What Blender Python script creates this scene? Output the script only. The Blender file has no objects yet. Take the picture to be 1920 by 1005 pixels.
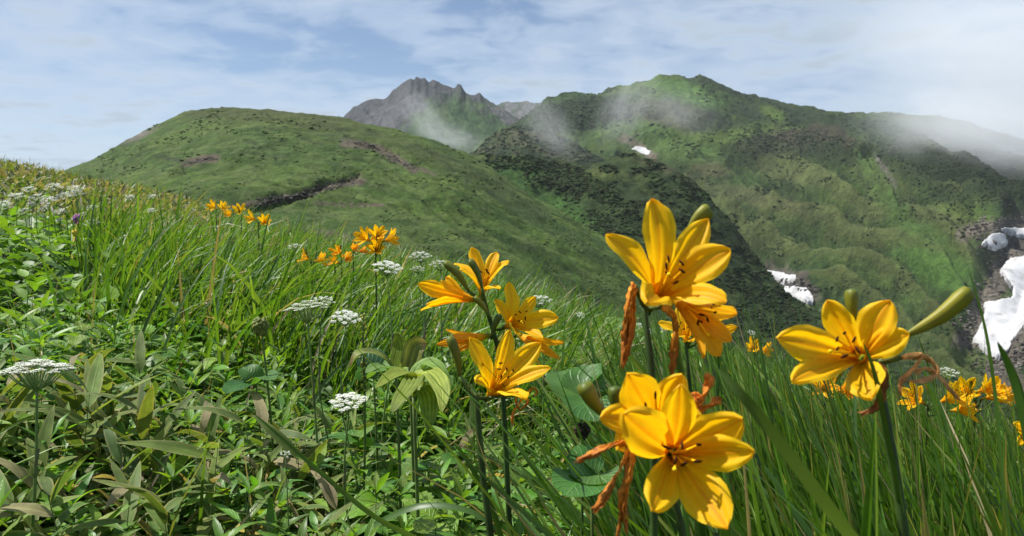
import bpy, math, random
import numpy as np
from mathutils import Vector, Matrix

random.seed(7)
rng = np.random.default_rng(11)
SC = bpy.context.scene
COL = SC.collection

# ------------------------------------------------------------------ camera
EYE = Vector((0.0, 0.0, 0.70))
PITCH = math.radians(5.0)
FPX = 1423.0                      # focal length in pixels of the 1920 wide photograph
FW = Vector((0, math.cos(PITCH), -math.sin(PITCH)))
UP = Vector((0, math.sin(PITCH), math.cos(PITCH)))
cam_d = bpy.data.cameras.new('camera')
cam = bpy.data.objects.new('camera', cam_d)
COL.objects.link(cam)
cam.location = EYE
cam.rotation_euler = (math.radians(90) - PITCH, 0, 0)
cam_d.sensor_width = 36
cam_d.lens = 36 * FPX / 1920
cam_d.clip_start = 0.02
cam_d.clip_end = 60000
cam_d.dof.use_dof = True
cam_d.dof.focus_distance = 1.25
cam_d.dof.aperture_fstop = cam_d.lens / 1000 / 0.0017
SC.camera = cam

# ------------------------------------------------------------------ sun, sky, exposure
SUN_DIR = Vector((-0.52, 0.14, 0.84)).normalized()     # towards the sun
sun_el = math.asin(SUN_DIR.z)
sun_az = math.atan2(SUN_DIR.x, SUN_DIR.y)
sd = bpy.data.lights.new('sun', 'SUN')
sd.energy = 5.0
sd.angle = math.radians(0.6)
sd.color = (1.0, 0.955, 0.88)
sun = bpy.data.objects.new('sun', sd)
COL.objects.link(sun)
sun.rotation_euler = (-SUN_DIR).to_track_quat('-Z', 'Y').to_euler()
sun.location = (-20, 5, 60)

world = bpy.data.worlds.new('World')
SC.world = world
world.use_nodes = True
nt = world.node_tree
nt.nodes.clear()


def N(nt, typ, **kw):
    n = nt.nodes.new(typ)
    for k, v in kw.items():
        if k.startswith('i_'):
            key = k[2:]
            n.inputs[int(key) if key.isdigit() else key.replace('_', ' ')].default_value = v
        else:
            setattr(n, k, v)
    return n


def L(nt, a, ao, b, bi):
    nt.links.new(a.outputs[ao], b.inputs[bi])


def ramp(nt, stops, interp='LINEAR'):
    r = nt.nodes.new('ShaderNodeValToRGB')
    r.color_ramp.interpolation = interp
    els = r.color_ramp.elements
    while len(els) > 1:
        els.remove(els[-1])
    els[0].position = stops[0][0]
    els[0].color = stops[0][1]
    for p, c in stops[1:]:
        e = els.new(p)
        e.color = c
    return r


def g4(v):
    return (v, v, v, 1)


sky = N(nt, 'ShaderNodeTexSky', sky_type='NISHITA', sun_disc=False)
sky.sun_elevation = sun_el
sky.sun_rotation = sun_az
sky.altitude = 1500
sky.air_density = 1.0
sky.dust_density = 1.0
sky_mul = N(nt, 'ShaderNodeMixRGB', blend_type='MULTIPLY', i_0=1.0)
sky_mul.inputs[2].default_value = (0.060, 0.062, 0.066, 1)
L(nt, sky, 0, sky_mul, 1)
# thin broken cloud over the whole sky: the view direction laid on a flat cloud deck
tc = N(nt, 'ShaderNodeTexCoord')
sep = N(nt, 'ShaderNodeSeparateXYZ')
L(nt, tc, 'Generated', sep, 0)
zadd = N(nt, 'ShaderNodeMath', operation='ADD', i_1=0.14)
zmax = N(nt, 'ShaderNodeMath', operation='MAXIMUM', i_1=0.02)
L(nt, sep, 2, zmax, 0)
L(nt, zmax, 0, zadd, 0)
dx = N(nt, 'ShaderNodeMath', operation='DIVIDE')
dy = N(nt, 'ShaderNodeMath', operation='DIVIDE')
L(nt, sep, 0, dx, 0); L(nt, zadd, 0, dx, 1)
L(nt, sep, 1, dy, 0); L(nt, zadd, 0, dy, 1)
cmb = N(nt, 'ShaderNodeCombineXYZ')
L(nt, dx, 0, cmb, 0); L(nt, dy, 0, cmb, 1)
big = N(nt, 'ShaderNodeTexNoise', noise_dimensions='3D')
big.inputs['Scale'].default_value = 0.62
big.inputs['Detail'].default_value = 5
big.inputs['Roughness'].default_value = 0.55
big.inputs['Distortion'].default_value = 0.5
offs = N(nt, 'ShaderNodeMapping')
offs.inputs['Location'].default_value = (3.1, 7.4, 0.0)
L(nt, cmb, 0, offs, 0)
L(nt, offs, 0, big, 'Vector')
fine = N(nt, 'ShaderNodeTexNoise', noise_dimensions='3D')
fine.inputs['Scale'].default_value = 4.6
fine.inputs['Detail'].default_value = 9
fine.inputs['Roughness'].default_value = 0.56
fine.inputs['Distortion'].default_value = 0.35
L(nt, cmb, 0, fine, 'Vector')
addn = N(nt, 'ShaderNodeMath', operation='MULTIPLY_ADD', i_1=0.42)
L(nt, fine, 0, addn, 0)
bm = N(nt, 'ShaderNodeMath', operation='MULTIPLY', i_1=0.72)
L(nt, big, 0, bm, 0)
L(nt, bm, 0, addn, 2)
cov = ramp(nt, [(0.42, g4(0.08)), (0.54, g4(0.58)), (0.66, g4(0.97))], 'EASE')
L(nt, addn, 0, cov, 0)
# cloud brightness: slightly grey in the thick parts
cb = ramp(nt, [(0.40, (0.28, 0.36, 0.48, 1)), (0.58, (0.350, 0.420, 0.515, 1)), (0.70, (0.29, 0.345, 0.41, 1))], 'EASE')
L(nt, addn, 0, cb, 0)
cmix = N(nt, 'ShaderNodeMixRGB')
L(nt, cov, 0, cmix, 0)
L(nt, sky_mul, 0, cmix, 1)
L(nt, cb, 0, cmix, 2)
bg = N(nt, 'ShaderNodeBackground', i_Strength=1.0)
L(nt, cmix, 0, bg, 0)
wo = N(nt, 'ShaderNodeOutputWorld')
L(nt, bg, 0, wo, 0)

SC.view_settings.view_transform = 'Standard'
SC.view_settings.look = 'None'
SC.view_settings.exposure = 0.72
SC.view_settings.gamma = 1.0
SC.view_settings.use_curve_mapping = False
SC.cycles.max_bounces = 8
SC.cycles.transparent_max_bounces = 8
SC.cycles.volume_bounces = 2
SC.cycles.use_denoising = True


# ------------------------------------------------------------------ helpers
def P(px, py, d):
    """point at depth d (metres along the optical axis) seen at pixel px, py of the 1920 x 1005 photograph"""
    return EYE + d * (FW + Vector((1, 0, 0)) * ((px - 960) / FPX) + UP * ((502.5 - py) / FPX))


def Pn(px, py, d):
    k = (502.5 - py) / FPX
    return np.stack([d * (px - 960) / FPX,
                     d * (FW.y + UP.y * k),
                     EYE.z + d * (FW.z + UP.z * k)], -1)


def to_px(p):
    """numpy (n,3) world points -> px, py, depth"""
    q = p - np.array(EYE)
    d = q[..., 1] * FW.y + q[..., 2] * FW.z
    h = q[..., 1] * UP.y + q[..., 2] * UP.z
    return 960 + FPX * q[..., 0] / d, 502.5 - FPX * h / d, d


def hash2(ix, iy, seed):
    n = (ix.astype(np.int64) * 374761393 + iy.astype(np.int64) * 668265263 + seed * 982451653) & 0x7fffffff
    n = ((n ^ (n >> 13)) * 1274126177) & 0x7fffffff
    n = (n ^ (n >> 16)) & 0xffffff
    return n / float(0xffffff)


def vnoise(x, y, seed=0):
    x = np.asarray(x, float); y = np.asarray(y, float)
    ix = np.floor(x); iy = np.floor(y)
    fx = x - ix; fy = y - iy
    ux = fx * fx * fx * (fx * (fx * 6 - 15) + 10)
    uy = fy * fy * fy * (fy * (fy * 6 - 15) + 10)
    a = hash2(ix, iy, seed); b = hash2(ix + 1, iy, seed)
    c = hash2(ix, iy + 1, seed); d = hash2(ix + 1, iy + 1, seed)
    return (a * (1 - ux) + b * ux) * (1 - uy) + (c * (1 - ux) + d * ux) * uy


def fbm(x, y, seed=0, octv=4, gain=0.5, lac=2.03):
    s = 0; a = 1; t = 0
    for o in range(octv):
        s = s + a * vnoise(x, y, seed + o * 17)
        t += a
        a *= gain
        x = x * lac + 13.7; y = y * lac - 7.3
    return s / t          # 0..1, mean .5


def ridged(x, y, seed=0, octv=3):
    s = 0; a = 1; t = 0
    for o in range(octv):
        s = s + a * (1 - np.abs(2 * vnoise(x, y, seed + o * 31) - 1))
        t += a; a *= 0.5
        x = x * 2.1 + 5.1; y = y * 2.1 + 9.2
    return s / t


def sstep(a, b, x):
    t = np.clip((x - a) / (b - a), 0, 1)
    return t * t * (3 - 2 * t)


def mesh_np(name, V, loops, starts, totals, col=None, smooth=True, uv=None):
    me = bpy.data.meshes.new(name)
    V = np.ascontiguousarray(V, dtype=np.float32).reshape(-1, 3)
    me.vertices.add(len(V))
    me.vertices.foreach_set('co', V.ravel())
    me.loops.add(len(loops))
    me.loops.foreach_set('vertex_index', np.ascontiguousarray(loops, dtype=np.int32))
    me.polygons.add(len(starts))
    me.polygons.foreach_set('loop_start', np.ascontiguousarray(starts, dtype=np.int32))
    try:
        me.polygons.foreach_set('loop_total', np.ascontiguousarray(totals, dtype=np.int32))
    except Exception:
        pass
    me.polygons.foreach_set('use_smooth', np.full(len(starts), smooth, dtype=bool))
    if uv is not None:
        ul = me.uv_layers.new(name='uv')
        ul.data.foreach_set('uv', np.ascontiguousarray(uv[loops], dtype=np.float32).ravel())
    if col is not None:
        ca = me.color_attributes.new('col', 'FLOAT_COLOR', 'POINT')
        c4 = np.ones((len(V), 4), np.float32)
        c4[:, :3] = np.asarray(col).reshape(-1, 3)
        ca.data.foreach_set('color', c4.ravel())
    me.update(calc_edges=True)
    return me


def quads_mesh(name, V, F, **kw):
    F = np.asarray(F, dtype=np.int32)
    k = F.shape[1]
    n = len(F)
    return mesh_np(name, V, F.ravel(), np.arange(n) * k, np.full(n, k), **kw)


def grid_faces(nu, nv):
    i = np.arange(nu - 1)[:, None] * nv + np.arange(nv - 1)[None, :]
    return np.stack([i, i + nv, i + nv + 1, i + 1], -1).reshape(-1, 4)


def add(name, me, mat=None, parent=None, **props):
    o = bpy.data.objects.new(name, me)
    COL.objects.link(o)
    if mat is not None and me is not None and len(me.materials) == 0:
        me.materials.append(mat)
    if parent is not None:
        o.parent = parent
    for k, v in props.items():
        o[k] = v
    return o


def thing(name, label, cat, loc=(0, 0, 0), group=None, rz=0.0):
    o = bpy.data.objects.new(name, None)
    COL.objects.link(o)
    o.empty_display_size = 0.05
    o.location = loc
    o.rotation_euler = (0, 0, rz)
    o['label'] = label
    o['category'] = cat
    if group:
        o['group'] = group
    return o


class MB:
    """collects pieces of one part"""
    def __init__(s):
        s.v = []; s.f = []; s.c = []; s.n = 0; s.m = []

    def add(s, V, F, C, mi=0):
        V = np.asarray(V, float).reshape(-1, 3)
        s.v.append(V)
        C = np.asarray(C, float)
        if C.ndim == 1:
            C = np.tile(C, (len(V), 1))
        s.c.append(C)
        for f in F:
            s.f.append(tuple(int(i) + s.n for i in f))
            s.m.append(mi)
        s.n += len(V)

    def tube(s, pts, rad, col, sides=6, mi=0, cap=True, wob=0.0, flat=1.0, seed=0, twist=0.0):
        pts = [Vector(p) for p in pts]
        n = len(pts)
        if not hasattr(rad, '__len__'):
            rad = [rad] * n
        col = np.asarray(col, float)
        V = []; C = []
        ref = Vector((0.31, -0.8, 0.5)).normalized()
        r = random.Random(seed)
        for i in range(n):
            t = (pts[min(i + 1, n - 1)] - pts[max(i - 1, 0)])
            if t.length < 1e-9:
                t = Vector((0, 0, 1))
            t.normalize()
            a = t.cross(ref)
            if a.length < 1e-4:
                a = t.cross(Vector((1, 0, 0)))
            a.normalize()
            b = t.cross(a)
            if twist:
                ta = twist * i / n
                a, b = a * math.cos(ta) + b * math.sin(ta), b * math.cos(ta) - a * math.sin(ta)
            for k in range(sides):
                an = 2 * math.pi * k / sides
                rr = rad[i] * (1 + wob * (r.random() - .5) * 2)
                V.append(pts[i] + a * (math.cos(an) * rr) + b * (math.sin(an) * rr * flat))
                C.append(col[i] if col.ndim == 2 else col)
        F = []
        for i in range(n - 1):
            for k in range(sides):
                k2 = (k + 1) % sides
                F.append((i * sides + k, i * sides + k2, (i + 1) * sides + k2, (i + 1) * sides + k))
        if cap:
            F.append(tuple(range(sides))[::-1])
            F.append(tuple((n - 1) * sides + k for k in range(sides)))
        s.add([tuple(v) for v in V], F, np.array(C), mi)

    def mesh(s, name, mats, off=(0, 0, 0), smooth=True):
        me = bpy.data.meshes.new(name)
        V = np.concatenate(s.v) - np.array(off)
        me.from_pydata(V.tolist(), [], s.f)
        ca = me.color_attributes.new('col', 'FLOAT_COLOR', 'POINT')
        c4 = np.ones((len(V), 4), np.float32)
        c4[:, :3] = np.concatenate(s.c)
        ca.data.foreach_set('color', c4.ravel())
        if smooth:
            me.polygons.foreach_set('use_smooth', np.ones(len(me.polygons), bool))
        for m in (mats if isinstance(mats, (list, tuple)) else [mats]):
            me.materials.append(m)
        if max(s.m) > 0:
            me.polygons.foreach_set('material_index', np.array(s.m, np.int32))
        me.update()
        return me

    def build(s, name, mats, parent=None, off=(0, 0, 0), **props):
        return add(name, s.mesh(name, mats, off), None, parent, **props)


def bez(p0, p1, p2, p3, n):
    out = []
    for i in range(n):
        t = i / (n - 1)
        out.append(p0 * (1 - t) ** 3 + p1 * 3 * t * (1 - t) ** 2 + p2 * 3 * t * t * (1 - t) + p3 * t ** 3)
    return out


def smooth_path(pts, n):
    """Catmull-Rom through pts"""
    pts = [Vector(p) for p in pts]
    if len(pts) == 2:
        return [pts[0].lerp(pts[1], i / (n - 1)) for i in range(n)]
    out = []
    m = len(pts) - 1
    for i in range(n):
        u = i / (n - 1) * m
        k = min(int(u), m - 1)
        t = u - k
        a = pts[max(k - 1, 0)]; b = pts[k]; c = pts[k + 1]; d = pts[min(k + 2, m)]
        out.append(0.5 * ((2 * b) + (c - a) * t + (2 * a - 5 * b + 4 * c - d) * t * t + (3 * b - a - 3 * c + d) * t ** 3))
    return out


# ------------------------------------------------------------------ materials
def new_mat(name):
    m = bpy.data.materials.new(name)
    m.use_nodes = True
    m.node_tree.nodes.clear()
    return m, m.node_tree


def plant_mat(name, base=None, rough=0.45, spec=0.5, transl=0.35, tcol=(1.25, 1.2, 0.5), var=0.25, huevar=0.03,
              noise=0.25, nscale=60, veins=None, bump=0.0, use_col=True, obj_rand=True):
    """leaf / petal: colour attribute x per-object variation x fine noise, principled + translucent"""
    m, t = new_mat(name)
    out = N(t, 'ShaderNodeOutputMaterial')
    if use_col:
        c = N(t, 'ShaderNodeAttribute', attribute_name='col')
        csock = c.outputs['Color']
    else:
        c = N(t, 'ShaderNodeRGB')
        c.outputs[0].default_value = (*base, 1)
        csock = c.outputs[0]
    if obj_rand:
        oi = N(t, 'ShaderNodeObjectInfo')
        hs = N(t, 'ShaderNodeHueSaturation')
        mh = N(t, 'ShaderNodeMapRange')
        mh.inputs['To Min'].default_value = 0.5 - huevar
        mh.inputs['To Max'].default_value = 0.5 + huevar
        L(t, oi, 'Random', mh, 0)
        L(t, mh, 0, hs, 'Hue')
        mul = N(t, 'ShaderNodeMath', operation='MULTIPLY', i_1=7.31)
        fr = N(t, 'ShaderNodeMath', operation='FRACT')
        L(t, oi, 'Random', mul, 0); L(t, mul, 0, fr, 0)
        mv = N(t, 'ShaderNodeMapRange')
        mv.inputs['To Min'].default_value = 1 - var
        mv.inputs['To Max'].default_value = 1 + var
        L(t, fr, 0, mv, 0)
        L(t, mv, 0, hs, 'Value')
        t.links.new(csock, hs.inputs['Color'])
        csock = hs.outputs[0]
    geo = N(t, 'ShaderNodeNewGeometry')
    nz = N(t, 'ShaderNodeTexNoise')
    nz.inputs['Scale'].default_value = nscale
    nz.inputs['Detail'].default_value = 4
    L(t, geo, 'Position', nz, 'Vector')
    mr = N(t, 'ShaderNodeMapRange')
    mr.inputs['From Min'].default_value = 0.3
    mr.inputs['From Max'].default_value = 0.7
    mr.inputs['To Min'].default_value = 1 - noise
    mr.inputs['To Max'].default_value = 1 + noise
    L(t, nz, 0, mr, 0)
    mm = N(t, 'ShaderNodeMixRGB', blend_type='MULTIPLY', i_0=1.0)
    t.links.new(csock, mm.inputs[1])
    L(t, mr, 0, mm, 2)
    csock = mm.outputs[0]
    bnode = None
    if veins:
        # mid rib and side veins from the leaf's own uv
        uvn = N(t, 'ShaderNodeUVMap', uv_map='uv')
        sp = N(t, 'ShaderNodeSeparateXYZ')
        L(t, uvn, 0, sp, 0)
        sb = N(t, 'ShaderNodeMath', operation='SUBTRACT', i_1=0.5)
        L(t, sp, 0, sb, 0)
        ab = N(t, 'ShaderNodeMath', operation='ABSOLUTE')
        L(t, sb, 0, ab, 0)
        if veins == 'parallel':
            ph = N(t, 'ShaderNodeMath', operation='MULTIPLY', i_1=85.0)
            L(t, sp, 0, ph, 0)
        else:
            k1 = N(t, 'ShaderNodeMath', operation='MULTIPLY', i_1=-34.0)
            L(t, ab, 0, k1, 0)
            ph = N(t, 'ShaderNodeMath', operation='MULTIPLY_ADD', i_1=52.0)
            L(t, sp, 1, ph, 0)
            L(t, k1, 0, ph, 2)
        si = N(t, 'ShaderNodeMath', operation='SINE')
        L(t, ph, 0, si, 0)
        vr = ramp(t, [(0.0, g4(0)), (0.75, g4(0.0)), (1.0, g4(0.8))])
        hf = N(t, 'ShaderNodeMath', operation='MULTIPLY_ADD', i_1=0.5, i_2=0.5)
        L(t, si, 0, hf, 0)
        L(t, hf, 0, vr, 0)
        mrb = ramp(t, [(0.0, g4(1)), (0.022, g4(0.9)), (0.04, g4(0))])
        L(t, ab, 0, mrb, 0)
        mx = N(t, 'ShaderNodeMath', operation='MAXIMUM')
        L(t, vr, 0, mx, 0); L(t, mrb, 0, mx, 1)
        vc = N(t, 'ShaderNodeMixRGB', blend_type='MIX')
        br = N(t, 'ShaderNodeMixRGB', blend_type='MULTIPLY', i_0=1.0)
        br.inputs[2].default_value = (1.55, 1.4, 1.5, 1)
        t.links.new(csock, br.inputs[1])
        fac = N(t, 'ShaderNodeMath', operation='MULTIPLY', i_1=0.55)
        L(t, mx, 0, fac, 0)
        L(t, fac, 0, vc, 0)
        t.links.new(csock, vc.inputs[1])
        L(t, br, 0, vc, 2)
        csock = vc.outputs[0]
        bnode = N(t, 'ShaderNodeBump', i_Strength=0.45, i_Distance=0.002)
        bnode.invert = True
        L(t, mx, 0, bnode, 'Height')
    elif bump > 0:
        bnode = N(t, 'ShaderNodeBump', i_Strength=bump, i_Distance=0.002)
        L(t, nz, 0, bnode, 'Height')
    bs = N(t, 'ShaderNodeBsdfPrincipled')
    bs.inputs['Roughness'].default_value = rough
    bs.inputs['Specular IOR Level'].default_value = spec
    t.links.new(csock, bs.inputs['Base Color'])
    if bnode:
        L(t, bnode, 0, bs, 'Normal')
    if transl > 0:
        tr = N(t, 'ShaderNodeBsdfTranslucent')
        tm = N(t, 'ShaderNodeMixRGB', blend_type='MULTIPLY', i_0=1.0)
        tm.inputs[2].default_value = (*tcol, 1)
        t.links.new(csock, tm.inputs[1])
        L(t, tm, 0, tr, 0)
        if bnode:
            L(t, bnode, 0, tr, 'Normal')
        mix = N(t, 'ShaderNodeMixShader', i_0=transl)
        L(t, bs, 0, mix, 1); L(t, tr, 0, mix, 2)
        L(t, mix, 0, out, 0)
    else:
        L(t, bs, 0, out, 0)
    return m


M_PETAL = plant_mat('petal', rough=0.55, spec=0.22, transl=0.5, tcol=(1.05, 1.08, 0.6), var=0.05, huevar=0.004, noise=0.05, nscale=180)
M_STAMEN = plant_mat('stamen', rough=0.7, spec=0.08, transl=0.2, tcol=(1, .9, .5), var=0.04, huevar=0.0, noise=0.05)
M_WITHER = plant_mat('withered_petal', rough=0.6, spec=0.25, transl=0.3, tcol=(1.1, .9, .6), var=0.1, huevar=0.01, noise=0.35, nscale=260, bump=0.5)
M_STEM = plant_mat('stem', rough=0.6, spec=0.3, transl=0.0, var=0.12, huevar=0.01, noise=0.15, nscale=90)
M_BUD = plant_mat('bud', rough=0.5, spec=0.35, transl=0.12, var=0.06, huevar=0.005, noise=0.12, nscale=150)
M_GRASS = plant_mat('grass_blade', rough=0.42, spec=0.45, transl=0.42, tcol=(1.45, 1.4, .5), var=0.0, huevar=0.0, noise=0.16, nscale=25, obj_rand=False)
M_LEAF = plant_mat('leaf', rough=0.42, spec=0.45, transl=0.42, tcol=(1.5, 1.45, .5), var=0.28, huevar=0.022, noise=0.2, nscale=45, veins='side')
M_LEAFPAR = plant_mat('parallel_veined_leaf', rough=0.55, spec=0.3, transl=0.38, tcol=(1.4, 1.35, .5), var=0.22, huevar=0.02, noise=0.25, nscale=40, veins='parallel')
M_HERB = plant_mat('herb_cover', rough=0.5, spec=0.35, transl=0.42, tcol=(1.5, 1.45, .5), var=0.0, huevar=0.0, noise=0.2, nscale=40, obj_rand=False)
M_STRAW = plant_mat('dry_straw', rough=0.65, spec=0.25, transl=0.25, tcol=(1, .95, .8), var=0.2, huevar=0.01, noise=0.25, nscale=60)
M_FLORET = plant_mat('white_floret', rough=0.6, spec=0.3, transl=0.35, tcol=(1, 1, .95), var=0.04, huevar=0.0, noise=0.08, nscale=200)


def terrain_mat(name, s1, s2, amp=0.35, bump=0.6, bdist=1.0):
    m, t = new_mat(name)
    out = N(t, 'ShaderNodeOutputMaterial')
    c = N(t, 'ShaderNodeAttribute', attribute_name='col')
    geo = N(t, 'ShaderNodeNewGeometry')
    n1 = N(t, 'ShaderNodeTexNoise', i_Scale=s1, i_Detail=7.0, i_Roughness=0.66)
    n2 = N(t, 'ShaderNodeTexNoise', i_Scale=s2, i_Detail=6.0, i_Roughness=0.7)
    L(t, geo, 'Position', n1, 'Vector'); L(t, geo, 'Position', n2, 'Vector')
    a1 = N(t, 'ShaderNodeMapRange')
    a1.inputs['From Min'].default_value = 0.32; a1.inputs['From Max'].default_value = 0.68
    a1.inputs['To Min'].default_value = 1 - amp; a1.inputs['To Max'].default_value = 1 + amp
    L(t, n1, 0, a1, 0)
    a2 = N(t, 'ShaderNodeMapRange')
    a2.inputs['From Min'].default_value = 0.32; a2.inputs['From Max'].default_value = 0.68
    a2.inputs['To Min'].default_value = 1 - amp; a2.inputs['To Max'].default_value = 1 + amp
    L(t, n2, 0, a2, 0)
    m1 = N(t, 'ShaderNodeMixRGB', blend_type='MULTIPLY', i_0=1.0)
    L(t, c, 'Color', m1, 1); L(t, a1, 0, m1, 2)
    m2 = N(t, 'ShaderNodeMixRGB', blend_type='MULTIPLY', i_0=1.0)
    L(t, m1, 0, m2, 1); L(t, a2, 0, m2, 2)
    bs = N(t, 'ShaderNodeBsdfPrincipled', i_Roughness=0.9)
    bs.inputs['Specular IOR Level'].default_value = 0.12
    L(t, m2, 0, bs, 'Base Color')
    ad = N(t, 'ShaderNodeMath', operation='ADD')
    L(t, n1, 0, ad, 0); L(t, n2, 0, ad, 1)
    b = N(t, 'ShaderNodeBump', i_Strength=bump, i_Distance=bdist)
    L(t, ad, 0, b, 'Height')
    L(t, b, 0, bs, 'Normal')
    L(t, bs, 0, out, 0)
    return m


M_SOIL = terrain_mat('meadow_soil', 9.0, 40.0, 0.4, 0.7, 0.02)
M_HILL = terrain_mat('hill_turf', 0.22, 1.1, 0.34, 0.9, 0.9)
M_MTN = terrain_mat('mountain_turf', 0.035, 0.16, 0.34, 0.9, 5.0)
M_SPUR = terrain_mat('spur_turf', 0.07, 0.3, 0.36, 1.0, 3.0)


def snow_mat():
    m, t = new_mat('old_snow')
    out = N(t, 'ShaderNodeOutputMaterial')
    geo = N(t, 'ShaderNodeNewGeometry')
    n1 = N(t, 'ShaderNodeTexNoise', i_Scale=0.12, i_Detail=8.0, i_Roughness=0.7)
    L(t, geo, 'Position', n1, 'Vector')
    r = ramp(t, [(0.36, (0.24, 0.235, 0.23, 1)), (0.46, (0.38, 0.385, 0.40, 1)), (0.7, (0.46, 0.47, 0.49, 1))])
    L(t, n1, 0, r, 0)
    bs = N(t, 'ShaderNodeBsdfPrincipled', i_Roughness=0.75)
    L(t, r, 0, bs, 'Base Color')
    b = N(t, 'ShaderNodeBump', i_Strength=0.5, i_Distance=1.0)
    L(t, n1, 0, b, 'Height'); L(t, b, 0, bs, 'Normal')
    L(t, bs, 0, out, 0)
    return m


M_SNOW = snow_mat()

# ------------------------------------------------------------------ near meadow
def G(x, y):
    x = np.asarray(x, float); y = np.asarray(y, float)
    z = -0.24 * x - 0.075 * y
    z = z + 0.10 * (fbm(x * 0.9 + 4, y * 0.9, 3, 3) - 0.5) * sstep(0.5, 2.5, np.hypot(x, y))
    z = z + 0.35 * (fbm(x * 0.22, y * 0.22, 5, 2) - 0.5) * sstep(3, 9, np.hypot(x, y))
    s1 = np.maximum(0, 0.858 * x + 0.515 * y - 4.6)
    s2 = np.maximum(0, y + 0.1 * x - 11.5)
    drop = np.minimum(0.09 * s1 ** 2, 1.1 * s1) + np.minimum(0.05 * s2 ** 2, 0.8 * s2)
    return z - drop


def Gf(x, y):
    return float(G(np.array([x]), np.array([y]))[0])


def build_meadow():
    u = np.linspace(-1, 1, 261)
    X = np.sign(u) * (np.abs(u) ** 2.2) * 38
    v = np.linspace(0, 1, 221)
    Y = -6 + 44 * v ** 1.6
    gx, gy = np.meshgrid(X, Y, indexing='ij')
    z = G(gx, gy)
    V = np.stack([gx, gy, z], -1).reshape(-1, 3)
    n = fbm(gx * 3, gy * 3, 9, 4).ravel()
    c = np.outer(1 - n, (0.030, 0.030, 0.014)) + np.outer(n, (0.030, 0.055, 0.012))
    me = quads_mesh('meadow_ground', V, grid_faces(len(X), len(Y)), col=c)
    add('meadow_ground', me, M_SOIL, kind='structure')


build_meadow()

# ------------------------------------------------------------------ far terrain
class Sheet:
    """a hill built as a fan of columns: each column climbs from the base line to the crest line and falls away behind"""
    def __init__(s, name, crest, base, nu, nv, p, mat, disp, color, back=0.35, xr=None):
        cr = np.array(crest, float); ba = np.array(base, float)
        x0, x1 = xr if xr else (cr[0, 0], cr[-1, 0])
        px = np.linspace(x0, x1, nu)
        yc = np.interp(px, cr[:, 0], cr[:, 1]); Dc = np.interp(px, cr[:, 0], cr[:, 2])
        yb = np.interp(px, ba[:, 0], ba[:, 1]); Db = np.interp(px, ba[:, 0], ba[:, 2])
        k = np.ones(9) / 9
        pad = lambda a: np.convolve(np.pad(a, 4, mode='edge'), k, 'valid')
        Dc = pad(pad(Dc)); Db = pad(pad(Db)); yb = pad(yb)
        nb = max(8, nv // 8)
        v = np.concatenate([np.linspace(0, 1, nv), 1 + np.linspace(0, 1, nb + 1)[1:] ])
        vf = np.minimum(v, 1)[None, :]; vb = np.maximum(v - 1, 0)[None, :]
        kw = np.ones(41) / 41                         # the jagged skyline belongs to the top only
        ys = np.convolve(np.pad(yc, 20, mode='edge'), kw, 'valid')
        top = sstep(.80, 1.0, vf)
        Y = ys[:, None] + (yb - ys)[:, None] * (1 - vf) ** p + (yc - ys)[:, None] * top
        D = Db[:, None] * (Dc / Db)[:, None] ** vf
        D = D * (1 + back * vb)
        PX = np.repeat(px[:, None], len(v), 1)
        W = Pn(PX, Y, D)
        W[..., 2] -= vb ** 1.4 * (0.6 * back * Dc[:, None]) * 0.8
        PY = Y + 0 * PX
        dz = disp(PX, PY, W[..., 0], W[..., 1], vf + 0 * PX, D)
        fade = 1 - 0.0 * vb
        W[..., 2] += dz * fade
        s.W = W; s.nv = nv; s.px = px; s.D = D
        qx, qy, qd = to_px(W)
        s.QY = qy
        s.PY0 = PY
        Sheet.PY0 = PY                               # heights before the relief was added
        c = color(PX, qy, W, vf + 0 * PX)
        me = quads_mesh(name, W.reshape(-1, 3), grid_faces(nu, len(v)), col=c.reshape(-1, 3))
        s.obj = add(name, me, mat, kind='structure')

    def hit(s, px, py):
        """points of the sheet seen at pixels px, py (arrays)"""
        px = np.atleast_1d(px).astype(float); py = np.atleast_1d(py).astype(float)
        f = (px - s.px[0]) / (s.px[1] - s.px[0])
        i = np.clip(np.floor(f).astype(int), 0, len(s.px) - 2)
        w = np.clip(f - i, 0, 1)
        out = np.zeros((len(px), 3))
        for n in range(len(px)):
            col = s.QY[i[n], :s.nv] * (1 - w[n]) + s.QY[i[n] + 1, :s.nv] * w[n]
            run = np.minimum.accumulate(col)         # visible part: rising towards the crest
            j = int(np.searchsorted(-run, -py[n]))
            j = min(max(j, 1), s.nv - 1)
            d = run[j - 1] - run[j]
            t = np.clip((run[j - 1] - py[n]) / d, 0, 1) if d > 1e-6 else 1.0
            A = s.W[i[n], j - 1] * (1 - w[n]) + s.W[i[n] + 1, j - 1] * w[n]
            B = s.W[i[n], j] * (1 - w[n]) + s.W[i[n] + 1, j] * w[n]
            out[n] = A * (1 - t) + B * t
        return out


def blend(c, m, k):
    return c * (1 - m[..., None]) + np.array(k) * m[..., None]


def ell(PX, PY, cx, cy, rx, ry, ang=0, edge=0.35, nz=None, nk=0.6):
    a = math.radians(ang)
    dx = PX - cx; dy = PY - cy
    u = (dx * math.cos(a) + dy * math.sin(a)) / rx
    w = (-dx * math.sin(a) + dy * math.cos(a)) / ry
    r = np.sqrt(u * u + w * w)
    if nz is not None:
        r = r + (nz - 0.5) * 2 * nk
    return 1 - sstep(1 - edge, 1 + edge, r)


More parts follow.
